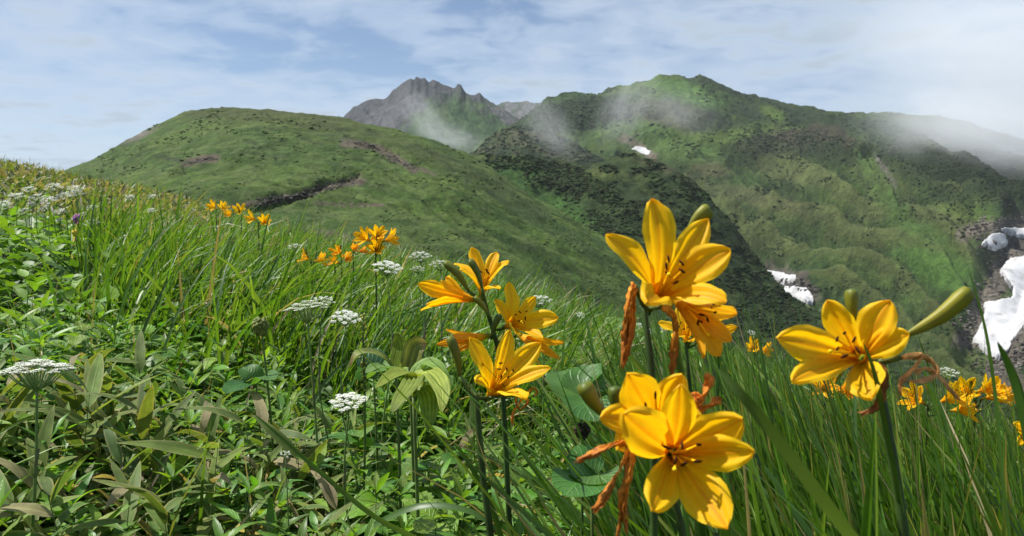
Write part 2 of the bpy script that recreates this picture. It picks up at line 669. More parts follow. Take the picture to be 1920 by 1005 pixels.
def seg(PX, PY, pts, wid, nz=None, nk=0.5):
    """mask of a band along a polyline"""
    best = np.full(PX.shape, 1e9)
    for (x0, y0), (x1, y1) in zip(pts[:-1], pts[1:]):
        ex, ey = x1 - x0, y1 - y0
        t = np.clip(((PX - x0) * ex + (PY - y0) * ey) / (ex * ex + ey * ey), 0, 1)
        best = np.minimum(best, np.hypot((PX - x0 - t * ex), (PY - y0 - t * ey) * 1.6))
    r = best / wid
    if nz is not None:
        r = r + (nz - 0.5) * 2 * nk
    return 1 - sstep(0.6, 1.3, r)


GRASS_L = (0.060, 0.098, 0.018)
GRASS_M = (0.038, 0.072, 0.014)
GRASS_D = (0.025, 0.050, 0.012)
SHRUB_CLOUD_SHADE = (0.018, 0.031, 0.011)  # scrub colour, which also carries painted cloud shadow on the mountain
OLIVE = (0.100, 0.108, 0.045)
BROWN = (0.085, 0.078, 0.042)
ROCK = (0.12, 0.10, 0.085)
EARTH = (0.125, 0.10, 0.078)

# --- the dome hill
def dome_disp(px, py, x, y, v, D):
    a = (fbm(x / 38, y / 38, 21, 4) - .5) * 7.5 * sstep(0, .25, v) * (1 - 0.75 * sstep(.75, 1, v))
    a += (fbm(x / 7, y / 7, 22, 4, .55) - .5) * 2.0
    a += (fbm(x / 2.2, y / 2.2, 24, 3) - .5) * 0.8
    q = px - 1.5 * py                                    # streaks running down the right flank
    a += (ridged(q / 46, py / 300, 23, 2) - .5) * 2.2 * sstep(560, 820, px) * sstep(0.02, .2, v)
    for pts, w, dep in DOME_CUTS:
        a -= seg(px, py, pts, w) * dep
    return a


DOME_CUTS = [([(470, 384), (520, 372), (570, 366), (610, 352), (672, 338)], 9, 1.6),
             ([(655, 266), (700, 276), (745, 300), (790, 322)], 9, 1.4),
             ([(350, 304), (375, 299), (400, 297)], 9, 1.0),
             ([(590, 440), (640, 446)], 12, 1.0)]


def dome_color(PX, PY, W, v):
    x, y = W[..., 0], W[..., 1]
    n1 = fbm(x / 60, y / 30, 31, 4); n2 = fbm(x / 9, y / 5, 32, 4, .6); n3 = fbm(x / 2.5, y / 1.4, 33, 3)
    c = np.zeros(W.shape) + np.array(GRASS_M)
    c = blend(c, sstep(.42, .62, n1) * .7, GRASS_L)
    c = blend(c, sstep(.52, .68, n2) * .55, (0.080, 0.110, 0.032))
    c = blend(c, sstep(.55, .70, 1 - n2) * .6, GRASS_D)
    c = blend(c, sstep(.56, .72, n3) * .5, (0.095, 0.120, 0.045))
    c = blend(c, sstep(.58, .72, 1 - n3) * .55, (0.035, 0.06, 0.018))
    # heath on the crown and streaks on the right flank
    crown = ell(PX, PY, 500, 212, 260, 20, 3, .6, n2, .7) * .6
    c = blend(c, crown, (0.050, 0.054, 0.022))
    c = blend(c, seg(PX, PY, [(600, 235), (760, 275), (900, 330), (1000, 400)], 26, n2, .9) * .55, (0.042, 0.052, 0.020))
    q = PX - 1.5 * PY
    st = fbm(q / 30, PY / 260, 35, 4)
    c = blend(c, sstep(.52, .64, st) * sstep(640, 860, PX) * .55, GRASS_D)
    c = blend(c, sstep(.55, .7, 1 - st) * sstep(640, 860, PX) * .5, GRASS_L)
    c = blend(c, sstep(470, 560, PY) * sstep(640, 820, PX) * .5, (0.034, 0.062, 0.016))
    for pts, w in [([(350, 305), (378, 299), (402, 297)], 11), ([(470, 384), (520, 373), (570, 367), (612, 350), (675, 338)], 11),
                   ([(648, 268), (700, 275), (745, 298), (775, 318)], 11), ([(375, 395), (450, 386)], 5),
                   ([(590, 438), (640, 446), (660, 458)], 15), ([(590, 380), (650, 386), (715, 384)], 5), ([(790, 318), (815, 326)], 5)]:
        c = blend(c, seg(PX, PY, pts, w, n3 * .5 + n2 * .5, .9) * .9, np.array(EARTH) * 0.72)
    for cx, cy, rx, ry in [(248, 262, 16, 5), (225, 268, 18, 5), (470, 268, 20, 3), (590, 266, 22, 3), (900, 452, 24, 5), (985, 462, 18, 6), (1110, 560, 30, 6), (330, 300, 40, 4)]:
        c = blend(c, ell(PX, PY, cx, cy, rx, ry, 12, .5, n3, .7) * .8, (0.030, 0.042, 0.018))
    rockface = ell(PX, PY, 262, 254, 30, 5, -24, .5, n3, .5)
    c = blend(c, rockface, (0.12, 0.11, 0.095))
    return c


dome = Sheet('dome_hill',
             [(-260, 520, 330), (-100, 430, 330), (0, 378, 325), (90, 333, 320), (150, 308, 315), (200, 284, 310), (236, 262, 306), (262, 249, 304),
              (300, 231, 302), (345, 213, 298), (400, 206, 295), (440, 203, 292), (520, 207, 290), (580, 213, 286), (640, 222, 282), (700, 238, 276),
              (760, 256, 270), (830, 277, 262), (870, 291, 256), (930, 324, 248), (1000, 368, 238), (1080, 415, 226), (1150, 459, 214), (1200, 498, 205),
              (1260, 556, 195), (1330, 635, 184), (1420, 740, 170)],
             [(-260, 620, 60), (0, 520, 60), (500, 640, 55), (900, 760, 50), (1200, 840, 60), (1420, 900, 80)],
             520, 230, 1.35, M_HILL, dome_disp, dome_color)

# --- rocky peak, with the low ridge behind it
def rock_disp(px, py, x, y, v, D):
    h = sstep(0.30, 0.95, v)
    a = (ridged(x / 70 + y / 160, y / 130, 41, 4) - .5) * 24 * h
    a += (fbm(x / 16, y / 26, 42, 4, .6) - .5) * 16 * h
    a += (fbm(x / 120, y / 120, 43, 3) - .5) * 22 * (1 - h)
    return a * (1 - 0.55 * sstep(.93, 1.0, v))


def rock_color(PX, PY, W, v):
    x, y = W[..., 0], W[..., 1]
    n1 = fbm(x / 90, y / 120, 44, 4); n2 = fbm(x / 22, y / 30, 45, 4, .6)
    c = np.zeros(W.shape) + np.array((0.034, 0.066, 0.022))
    c = blend(c, sstep(.48, .62, n2) * .6, (0.045, 0.075, 0.030))
    c = blend(c, sstep(.55, .68, n1) * .6, (0.054, 0.088, 0.028))
    # grey crag along the summit and the scree on its left face
    line = np.interp(PX, [600, 690, 740, 770, 800, 850, 880, 920, 970, 1050], [330, 262, 268, 225, 192, 186, 190, 206, 232, 240])
    m = 1 - sstep(-22, 16, PY - line + (n2 - .5) * 60)
    c = blend(c, m, (0.052, 0.054, 0.058))
    m2 = m * sstep(.5, .62, n2)
    c = blend(c, m2 * .7, (0.034, 0.036, 0.039))
    scree = seg(PX, PY, [(770, 195), (720, 225), (690, 258)], 32, n2, .5)
    c = blend(c, scree * .8, (0.080, 0.080, 0.084))
    c = blend(c, seg(PX, PY, [(930, 205), (975, 240)], 13, n2, .7), (0.085, 0.085, 0.08))
    return c


far_ridge = Sheet('far_ridge',
                  [(880, 230, 2500), (920, 204, 2500), (935, 197, 2500), (950, 192, 2500), (968, 193, 2500), (985, 189, 2500), (1000, 193, 2500), (1020, 192, 2500),
                   (1050, 200, 2500), (1100, 225, 2500)],
                  [(880, 300, 2000), (1100, 300, 2000)], 120, 50, 1.2, M_MTN, rock_disp,
                  lambda PX, PY, W, v: blend(np.zeros(W.shape) + np.array((0.10, 0.10, 0.10)), sstep(.45, .6, fbm(W[..., 0] / 40, W[..., 1] / 60, 47, 4)), (0.05, 0.07, 0.045)))
peak = Sheet('rocky_peak',
             [(560, 290, 1900), (600, 252, 1900), (640, 222, 1900), (655, 208, 1900), (664, 200, 1900), (676, 193, 1900), (690, 190, 1900), (704, 186, 1900), (716, 188, 1900),
              (724, 187, 1890), (732, 178, 1880), (745, 166, 1870), (757, 155, 1860), (764, 150, 1855), (770, 148, 1850), (776, 152, 1850), (781, 147, 1850), (790, 151, 1850),
              (797, 148, 1850), (804, 155, 1850), (814, 151, 1850), (826, 158, 1850), (838, 163, 1850), (848, 168, 1850), (854, 166, 1850), (858, 160, 1850), (864, 160, 1850),
              (868, 168, 1850), (873, 177, 1850), (884, 179, 1850), (893, 176, 1850), (900, 176, 1850), (908, 186, 1850), (922, 192, 1850), (940, 204, 1840),
              (965, 218, 1830), (1000, 240, 1800), (1060, 285, 1750), (1120, 330, 1700)],
             [(560, 420, 1200), (1120, 420, 1200)], 420, 120, 1.0, M_MTN, rock_disp, rock_color)

# --- the big green mountain and the far side of the valley
def ribs(px, py):
    q = px - 2.3 * py + 150 * (fbm(px / 260, py / 150, 51, 2) - .5)
    am = .30 + 1.1 * fbm(px / 150 + 3, py / 70, 58, 2)
    a = .5 + .5 * np.sin(q / 21.0) * np.clip(am, 0, 1)
    return a ** 1.3, np.clip(.5 + 1.5 * (fbm(q / 22, py / 40 + px / 300, 53, 3) - .5), 0, 1)


def mtn_disp(px, py, x, y, v, D):
    up = sstep(.97, .80, v)
    rib, rib2 = ribs(px, py)
    k = sstep(250, 330, py) * sstep(1180, 1300, px) * (1 - .9 * ell(px, py, 1478, 535, 80, 50, 20, .4)) * (1 - .9 * ell(px, py, 1890, 560, 90, 170, 0, .3))
    a = ((rib - .5) * 0.055 + (rib2 - .5) * 0.024) * D * k * up
    a += (fbm(px / 170, py / 90, 54, 4) - .5) * 0.060 * D * up * (1 - .5 * k)
    a += (fbm(x / 46, y / 60, 55, 4, .6) - .5) * 0.030 * D * (0.35 + .65 * up)
    a += (fbm(x / 12, y / 16, 57, 3, .6) - .5) * 0.006 * D * sstep(.2, .6, 1 - ell(px, py, 1890, 560, 90, 170, 0, .3))
    a += (fbm(px / 16, py / 200, 56, 3) - .5) * 0.010 * D * sstep(.85, 1, v) * sstep(1320, 1000, px)
    # stream bed, gullies
    for pts, w, dep in [([(1640, 285), (1665, 320), (1690, 360), (1720, 400), (1800, 430), (1880, 455)], 26, .022),
                        ([(1930, 430), (1890, 500), (1865, 590), (1840, 680)], 55, .03),
                        ([(1180, 262), (1215, 290), (1300, 330)], 24, .015),
                        ([(1385, 445), (1440, 505), (1500, 550), (1580, 620), (1660, 690)], 30, .02)]:
        a -= seg(px, py, pts, w) * dep * D
    return a


def mtn_color(PX, PY, W, v):
    x, y = W[..., 0], W[..., 1]
    n1 = fbm(PX / 130, PY / 60, 61, 4); n2 = fbm(PX / 34, PY / 17, 62, 4, .6); n3 = fbm(PX / 9, PY / 5, 63, 3, .6)
    rib, rib2 = ribs(PX, Sheet.PY0)
    c = np.zeros(W.shape) + np.array((0.033, 0.060, 0.014))
    c = blend(c, sstep(.45, .62, n1) * .6, GRASS_L)
    c = blend(c, sstep(.50, .64, n2) * .75, GRASS_D)
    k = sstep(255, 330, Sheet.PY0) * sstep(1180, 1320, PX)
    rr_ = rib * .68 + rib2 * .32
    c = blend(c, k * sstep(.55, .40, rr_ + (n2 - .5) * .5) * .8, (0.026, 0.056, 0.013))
    c = blend(c, k * sstep(.56, .72, n2 * .5 + n3 * .3 + (1 - rr_) * .25) * .8, SHRUB_CLOUD_SHADE)
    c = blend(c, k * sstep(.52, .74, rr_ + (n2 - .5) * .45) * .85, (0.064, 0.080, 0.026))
    c = blend(c, k * sstep(.52, .64, n3 * .7 + (1 - rr_) * .3 + .02) * .65, SHRUB_CLOUD_SHADE)
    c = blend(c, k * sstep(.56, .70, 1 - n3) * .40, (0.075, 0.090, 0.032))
    # dark heath and pine scrub fields; cloud shadow is painted into their colour
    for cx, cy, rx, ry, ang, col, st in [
            (1090, 215, 120, 30, -6, SHRUB_CLOUD_SHADE, .95), (1130, 195, 90, 18, 0, SHRUB_CLOUD_SHADE, .8), (1270, 218, 100, 22, 12, (0.05, 0.05, 0.028), .9), (1350, 235, 60, 22, 8, SHRUB_CLOUD_SHADE, .9),
            (1400, 180, 90, 9, 22, SHRUB_CLOUD_SHADE, .95), (1440, 210, 90, 20, 6, SHRUB_CLOUD_SHADE, .95), (1550, 228, 150, 18, 5, SHRUB_CLOUD_SHADE, .9), (1310, 150, 26, 8, 12, SHRUB_CLOUD_SHADE, .9),
            (1450, 268, 110, 26, 4, (0.034, 0.042, 0.019), .9), (1540, 262, 80, 26, 6, (0.040, 0.036, 0.022), .95), (1560, 290, 60, 22, 10, SHRUB_CLOUD_SHADE, .85),
            (1720, 300, 90, 36, 14, SHRUB_CLOUD_SHADE, .85), (1850, 330, 90, 46, 20, SHRUB_CLOUD_SHADE, .9), (1700, 250, 70, 14, 6, SHRUB_CLOUD_SHADE, .6), (1900, 380, 60, 20, 20, SHRUB_CLOUD_SHADE, .8),
            (1420, 300, 90, 16, 10, SHRUB_CLOUD_SHADE, .6), (1770, 360, 60, 22, 24, SHRUB_CLOUD_SHADE, .7)]:
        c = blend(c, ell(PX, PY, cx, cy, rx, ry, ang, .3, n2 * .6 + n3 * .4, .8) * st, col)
    # bright lawns
    for cx, cy, rx, ry, ang, col, st in [
            (1300, 178, 62, 17, 18, (0.060, 0.115, 0.026), .95), (1245, 160, 30, 12, 0, (0.058, 0.11, 0.026), .8), (1450, 212, 28, 12, 30, GRASS_L, .75), (1340, 258, 100, 14, -8, GRASS_L, .8),
            (1290, 285, 70, 20, 0, (0.062, 0.105, 0.027), .7), (1480, 322, 66, 22, 10, (0.070, 0.085, 0.030), .9), (1330, 320, 36, 14, 4, (0.070, 0.070, 0.032), .8), (1420, 372, 120, 14, 14, (0.064, 0.070, 0.028), .7),
            (1760, 505, 85, 30, 24, (0.052, 0.108, 0.021), .95), (1640, 330, 20, 60, -22, (0.062, 0.105, 0.026), .75), (1690, 400, 20, 40, -25, (0.055, 0.105, 0.023), .8),
            (1740, 440, 40, 16, 20, (0.055, 0.10, 0.023), .7), (1820, 400, 60, 14, 14, GRASS_L, .6), (1020, 268, 60, 16, 0, GRASS_L, .5), (1180, 240, 50, 14, 0, (0.075, 0.13, 0.035), .6)]:
        c = blend(c, ell(PX, PY, cx, cy, rx, ry, ang, .4, n2 * .6 + n3 * .4, .6) * st, col)
    # stony stream beds
    for pts, w, col in [([(1920, 415), (1850, 425), (1810, 440)], 20, ROCK), ([(1880, 445), (1895, 480), (1880, 520), (1850, 560), (1835, 610), (1815, 640)], 26, (0.095, 0.082, 0.068)),
                        ([(1920, 620), (1900, 660), (1880, 700), (1900, 720)], 34, (0.09, 0.078, 0.066)), ([(1920, 430), (1910, 480)], 40, (0.085, 0.075, 0.064)),
                        ([(1170, 258), (1195, 272), (1222, 292)], 11, (0.13, 0.105, 0.085)), ([(1640, 290), (1650, 305), (1680, 350)], 4, (0.12, 0.11, 0.10)),
                        ([(1440, 505), (1470, 512), (1500, 520), (1520, 560)], 17, (0.075, 0.065, 0.055)), ([(1040, 300), (1075, 306)], 6, (0.15, 0.125, 0.11))]:
        c = blend(c, seg(PX, PY, pts, w, n3, .9) * .9, col)
    c = blend(c, ell(PX, PY, 1478, 533, 34, 9, 10, .4, n3, .5), (0.045, 0.042, 0.04))
    return c


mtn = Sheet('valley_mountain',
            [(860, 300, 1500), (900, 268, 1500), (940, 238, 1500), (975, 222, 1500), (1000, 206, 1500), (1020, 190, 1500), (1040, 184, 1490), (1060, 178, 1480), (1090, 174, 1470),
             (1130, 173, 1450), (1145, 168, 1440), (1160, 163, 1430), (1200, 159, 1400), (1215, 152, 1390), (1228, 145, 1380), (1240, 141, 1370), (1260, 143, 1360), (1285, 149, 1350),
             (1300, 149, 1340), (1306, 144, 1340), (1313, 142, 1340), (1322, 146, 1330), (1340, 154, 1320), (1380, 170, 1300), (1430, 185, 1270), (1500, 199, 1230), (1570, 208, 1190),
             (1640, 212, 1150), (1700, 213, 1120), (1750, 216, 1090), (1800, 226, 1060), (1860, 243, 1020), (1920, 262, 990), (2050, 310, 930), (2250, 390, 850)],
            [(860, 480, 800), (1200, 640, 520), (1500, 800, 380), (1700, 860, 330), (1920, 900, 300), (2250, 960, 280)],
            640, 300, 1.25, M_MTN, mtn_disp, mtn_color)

# --- dark rocky knoll half way
def knoll_disp(px, py, x, y, v, D):
    return ((fbm(x / 30, y / 40, 71, 4, .6) - .5) * 16 + (fbm(x / 8, y / 12, 72, 3) - .5) * 5) * (1 - .5 * sstep(.92, 1, v))


def knoll_color(PX, PY, W, v):
    n2 = fbm(PX / 22, PY / 10, 73, 4, .6)
    c = np.zeros(W.shape) + np.array((0.034, 0.046, 0.017))
    c = blend(c, sstep(.48, .6, n2), SHRUB_CLOUD_SHADE)
    c = blend(c, sstep(.55, .66, 1 - n2) * .7, (0.062, 0.062, 0.036))
    return c


knoll = Sheet('rocky_knoll',
              [(880, 292, 1000), (895, 281, 1000), (918, 260, 1000), (940, 243, 1000), (960, 236, 1000), (985, 233, 1000), (1015, 240, 1000), (1050, 254, 1000), (1085, 272, 980), (1130, 300, 960)],
              [(880, 330, 760), (1130, 340, 760)], 130, 60, 1.2, M_MTN, knoll_disp, knoll_color)

# --- the scrub spur in front of the valley
def spur_disp(px, py, x, y, v, D):
    q = px - 1.3 * py
    a = (fbm(x / 40, y / 50, 81, 4, .55) - .5) * 0.045 * D * (1 - .7 * sstep(.88, 1, v))
    a += (fbm(x / 9, y / 11, 82, 3, .6) - .5) * 0.014 * D
    a += (ridged(q / 60, py / 300, 83, 2) - .5) * 0.02 * D * (1 - .8 * sstep(.88, 1, v))
    a -= ell(px, py, 1010, 385, 120, 45, 30, .6) * .02 * D
    return a


def spur_color(PX, PY, W, v):
    n1 = fbm(PX / 80, PY / 40, 84, 4); n2 = fbm(PX / 24, PY / 12, 85, 4, .6); n3 = fbm(PX / 8, PY / 5, 86, 3)
    c = np.zeros(W.shape) + np.array((0.026, 0.046, 0.013))
    c = blend(c, sstep(.46, .62, n2) * .8, SHRUB_CLOUD_SHADE)
    c = blend(c, sstep(.52, .66, 1 - n2) * .6, (0.042, 0.058, 0.019))
    c = blend(c, ell(PX, PY, 1000, 375, 140, 46, 32, .5, n2, .6) * .9, (0.036, 0.080, 0.017))
    c = blend(c, ell(PX, PY, 1110, 450, 70, 26, 25, .5, n2, .6) * .9, (0.042, 0.094, 0.018))
    c = blend(c, ell(PX, PY, 930, 296, 50, 7, 3, .5, n3, .5) * .8, (0.075, 0.098, 0.03))
    c = blend(c, ell(PX, PY, 1140, 325, 40, 10, 5, .5, n2, .7) * .7, (0.062, 0.084, 0.024))
    c = blend(c, ell(PX, PY, 1240, 305, 60, 14, 20, .5, n3, .7) * .5, (0.075, 0.062, 0.036))
    return c


spur = Sheet('scrub_spur',
             [(820, 300, 470), (870, 290, 470), (905, 291, 470), (940, 293, 470), (970, 297, 468), (1000, 298, 465), (1050, 303, 460), (1085, 310, 455), (1105, 308, 455), (1130, 298, 455),
              (1160, 289, 455), (1190, 286, 455), (1220, 294, 450), (1260, 314, 440), (1300, 340, 430), (1340, 382, 420), (1380, 436, 405), (1420, 490, 390), (1470, 545, 370),
              (1530, 590, 350), (1600, 630, 330), (1700, 680, 300), (1850, 740, 270), (2100, 830, 240)],
             [(820, 560, 300), (1100, 640, 250), (1400, 830, 190), (1700, 900, 160), (2100, 980, 130)],
             460, 200, 1.15, M_SPUR, spur_disp, spur_color)

# --- ground far below everything, out to the horizon
def valley_floor():
    a = np.linspace(0, 2 * math.pi, 97)[:-1]
    r = np.array([5, 120, 400, 1000, 1800, 2600, 3400, 4200.])
    R, A = np.meshgrid(r, a, indexing='ij')
    x = R * np.cos(A); y = R * np.sin(A)
    z = -190 - 40 * fbm(x / 900, y / 900, 90, 3) - R * 0.02
    V = np.stack([x, y, z], -1).reshape(-1, 3)
    nr, na = R.shape
    F = []
    for i in range(nr - 1):
        for j in range(na):
            F.append((i * na + j, (i + 1) * na + j, (i + 1) * na + (j + 1) % na, i * na + (j + 1) % na))
    c = np.tile(np.array(GRASS_D), (len(V), 1))
    add('lowland', quads_mesh('lowland', V, F, col=c), M_MTN, kind='structure')


valley_floor()


# --- snow patches
def inside(px, py, poly):
    r = np.zeros(px.shape, bool)
    n = len(poly)
    for i in range(n):
        x0, y0 = poly[i]; x1, y1 = poly[(i + 1) % n]
        c = ((y0 > py) != (y1 > py)) & (px < (x1 - x0) * (py - y0) / (y1 - y0 + 1e-9) + x0)
        r ^= c
    return r


def snow_patch(poly, step, thick, label):
    poly = np.array(poly, float)
    x0, y0 = poly.min(0) - 2 * step; x1, y1 = poly.max(0) + 2 * step
    nx = int((x1 - x0) / step) + 1; ny = int((y1 - y0) / step) + 1
    gx = x0 + np.arange(nx) * step; gy = y0 + np.arange(ny) * step
    PX, PY = np.meshgrid(gx, gy, indexing='ij')
    jx = PX + (fbm(PX / 6, PY / 6, 95, 3) - .5) * 6; jy = PY + (fbm(PX / 6, PY / 6, 96, 3) - .5) * 6
    ins = inside(jx, jy, poly.tolist())
    base = mtn.hit(PX.ravel(), PY.ravel()).reshape(nx, ny, 3)
    # soften the ground under the snow
    z = base.copy()
    for _ in range(4):
        zp = np.pad(z, ((1, 1), (1, 1), (0, 0)), mode='edge')
        z = (zp[1:-1, 1:-1] * 2 + zp[:-2, 1:-1] + zp[2:, 1:-1] + zp[1:-1, :-2] + zp[1:-1, 2:]) / 6
    edge = ins.astype(float)
    for _ in range(3):
        ep = np.pad(edge, 1)
        edge = (ep[1:-1, 1:-1] + ep[:-2, 1:-1] + ep[2:, 1:-1] + ep[1:-1, :-2] + ep[1:-1, 2:]) / 5
    h = thick * np.sqrt(np.clip(edge, 0, 1))
    V = z.copy()
    V[..., 2] += h
    V[..., 1] -= h * .5
    F = []
    cnt = nx * ny
    for i in range(nx - 1):
        for j in range(ny - 1):
            if ins[i, j] and ins[i + 1, j] and ins[i, j + 1] and ins[i + 1, j + 1]:
                F.append((i * ny + j, i * ny + j + 1, (i + 1) * ny + j + 1, (i + 1) * ny + j))
    from collections import Counter
    ec = Counter()
    for f in F:
        for k in range(4):
            a, b = f[k], f[(k + 1) % 4]
            ec[(a, b)] += 1
    sk = []
    for (a, b) in list(ec):
        if (b, a) not in ec:
            sk.append((b, a, a + cnt, b + cnt))
    Vb = base.copy()
    Vb[..., 2] -= thick * .8
    VV = np.concatenate([V.reshape(-1, 3), Vb.reshape(-1, 3)])
    FF = np.array(F + sk)
    used = np.unique(FF)
    remap = -np.ones(len(VV), int); remap[used] = np.arange(len(used))
    me = quads_mesh('snow_patch', VV[used], remap[FF])
    add('snow_patch', me, M_SNOW, label=label, category='snow', group='snow patches left on the mountain')


snow_patch([(1183, 280), (1191, 273), (1200, 275), (1209, 277), (1219, 283), (1217, 291), (1207, 289), (1196, 285)], 0.8, .4, 'small white snow patch high on the green slope under the rising mist')
snow_patch([(1428, 506), (1450, 512), (1472, 518), (1494, 521), (1492, 530), (1470, 534), (1452, 528), (1438, 518)], 1.4, 3, 'narrow snow strip in the dark gully, above a band of rocks')
snow_patch([(1460, 543), (1488, 540), (1512, 545), (1520, 556), (1528, 571), (1514, 573), (1496, 561), (1476, 554)], 1.4, 3, 'snow strip in the dark gully just below the band of rocks')
snow_patch([(1838, 460), (1856, 445), (1872, 441), (1886, 446), (1890, 462), (1874, 470), (1852, 467)], 1.4, 3, 'small snow patch on the brown stony ground above the big snowfield')
snow_patch([(1868, 433), (1900, 431), (1960, 430), (1960, 452), (1915, 447), (1888, 438)], 1.4, 3, 'thin snow sliver beside the stream bed, highest on the stony bank')
snow_patch([(1874, 512), (1892, 490), (1920, 486), (1970, 482), (1970, 600), (1915, 618), (1900, 640), (1890, 662), (1872, 678), (1850, 664), (1824, 642), (1838, 612),
            (1846, 590), (1842, 574), (1870, 568), (1894, 566), (1900, 548), (1886, 530)], 2.2, 4, 'large grey white snowfield tongue running down the stony stream bed')

# --- scrub on the far slopes: knobbly bushes, far too many to count
ICO_V = np.array([(0, 0, -1), (.72, -.53, -.45), (-.28, -.85, -.45), (-.89, 0, -.45), (-.28, .85, -.45), (.72, .53, -.45),
                  (.28, -.85, .45), (-.72, -.53, .45), (-.72, .53, .45), (.28, .85, .45), (.89, 0, .45), (0, 0, 1)], float)
ICO_F = np.array([(0, 1, 2), (1, 0, 5), (0, 2, 3), (0, 3, 4), (0, 4, 5), (1, 5, 10), (2, 1, 6), (3, 2, 7), (4, 3, 8), (5, 4, 9),
                  (1, 10, 6), (2, 6, 7), (3, 7, 8), (4, 8, 9), (5, 9, 10), (6, 10, 11), (7, 6, 11), (8, 7, 11), (9, 8, 11), (10, 9, 11)])


def scrub(name, sheet, n, dens, size, cols, mat, seed, label, refd=400.0):
    r = np.random.default_rng(seed)
    nu = len(sheet.px); nv = sheet.nv
    k = n * 6
    i = r.uniform(0, nu - 1.01, k); j = r.uniform(0.02 * nv, nv - 1.5, k)
    ii = i.astype(int); jj = j.astype(int)
    fi = (i - ii)[:, None]; fj = (j - jj)[:, None]
    Wp = (sheet.W[ii, jj] * (1 - fi) * (1 - fj) + sheet.W[ii + 1, jj] * fi * (1 - fj) + sheet.W[ii, jj + 1] * (1 - fi) * fj + sheet.W[ii + 1, jj + 1] * fi * fj)
    qx, qy, qd = to_px(Wp)
    keep = r.random(k) < dens(qx, qy)
    keep &= (qx > -60) & (qx < 1980)
    Wp = Wp[keep][:n]
    m = len(Wp)
    sz = size * np.exp(r.normal(0, .35, m)) * np.clip(to_px(Wp)[2] / refd, .3, 2)
    jit = 1 + (r.random((m, 12, 3)) - .5) * .55
    V = ICO_V[None] * jit * sz[:, None, None] * np.array([1.25, 1.1, .62]) + Wp[:, None, :] + np.array([0, 0, 1])[None, None] * (sz * .18)[:, None, None]
    F = (ICO_F[None] + (np.arange(m) * 12)[:, None, None]).reshape(-1, 3)
    cc = np.array(cols)[r.integers(0, len(cols), m)] * (0.75 + .5 * r.random(m))[:, None]
    C = np.repeat(cc[:, None, :], 12, 1)
    me = quads_mesh(name, V.reshape(-1, 3), F, col=C.reshape(-1, 3), smooth=False)
    add(name, me, mat, kind='stuff', label=label, category='scrub')


SCRUBC = [(0.020, 0.038, 0.012), (0.016, 0.029, 0.010), (0.026, 0.046, 0.014), (0.032, 0.040, 0.016)]


def d_spur(x, y):
    n = fbm(x / 30, y / 16, 85, 3)
    d = sstep(.40, .60, n)
    d = d * (1 - ell(x, y, 1000, 378, 130, 36, 32, .5) * .95) * (1 - ell(x, y, 1110, 452, 60, 20, 25, .5) * .9)
    d = np.maximum(d, seg(x, y, [(930, 300), (1000, 305), (1060, 318), (1150, 380), (1220, 440)], 22) * .95)
    return d


def d_mtn(x, y):
    n = fbm(x / 34, y / 17, 62, 3)
    k = sstep(300, 380, y) * sstep(1150, 1250, x)
    d = sstep(.50, .66, n) * (.25 + .5 * k)
    for cx, cy, rx, ry, ang in [(1090, 215, 110, 26, -6), (1720, 300, 90, 32, 14), (1850, 330, 90, 42, 20), (1480, 270, 100, 28, 4), (1560, 285, 60, 26, 8), (1770, 365, 60, 22, 24)]:
        d = np.maximum(d, ell(x, y, cx, cy, rx, ry, ang, .5) * .7)
    d = d * (1 - ell(x, y, 1760, 505, 85, 34, 24, .3)) * (1 - ell(x, y, 1880, 560, 60, 130, 0, .3))
    return d


scrub('spur_scrub', spur, 30000, d_spur, 0.62, SCRUBC, M_SPUR, 5, 'dark knobbly dwarf pine scrub covering the spur behind the green dome hill')
scrub('mountain_scrub', mtn, 30000, d_mtn, 0.62, SCRUBC, M_MTN, 6, 'dark scrub dotted over the ribbed far mountainside', 600.0)
scrub('knoll_scrub', knoll, 900, lambda x, y: np.full(x.shape, .5), 1.6, SCRUBC, M_MTN, 7, 'dark bushes covering the small rocky knoll', 1000.0)
scrub('hill_tussocks', dome, 6000, lambda x, y: sstep(.52, .66, fbm(x / 40, y / 12, 99, 3)) * .7, 0.24, [(0.065, 0.10, 0.028), (0.055, 0.085, 0.025), (0.09, 0.125, 0.045)], M_HILL, 8,
      'low green tussocks dotted over the dome hill', 200.0)

# stones in the stream bed and on the hill scars
def stones(name, sheet, pts, n, size, cols, mat, seed, label, spread):
    r = np.random.default_rng(seed)
    pts = np.array(pts, float)
    t = r.random(n) * (len(pts) - 1)
    k = np.minimum(t.astype(int), len(pts) - 2)
    q = pts[k] + (pts[k + 1] - pts[k]) * (t - k)[:, None] + r.normal(0, 1, (n, 2)) * np.array(spread)
    Wp = sheet.hit(q[:, 0], q[:, 1])
    sz = size * np.exp(r.normal(0, .45, n))
    V = ICO_V[None] * (1 + (r.random((n, 12, 3)) - .5) * .6) * sz[:, None, None] * np.array([1.2, 1, .75]) + Wp[:, None, :]
    F = (ICO_F[None] + (np.arange(n) * 12)[:, None, None]).reshape(-1, 3)
    cc = np.array(cols)[r.integers(0, len(cols), n)] * (0.7 + .6 * r.random(n))[:, None]
    me = quads_mesh(name, V.reshape(-1, 3), F, col=np.repeat(cc[:, None], 12, 1).reshape(-1, 3), smooth=False)
    add(name, me, mat, kind='stuff', label=label, category='stones')


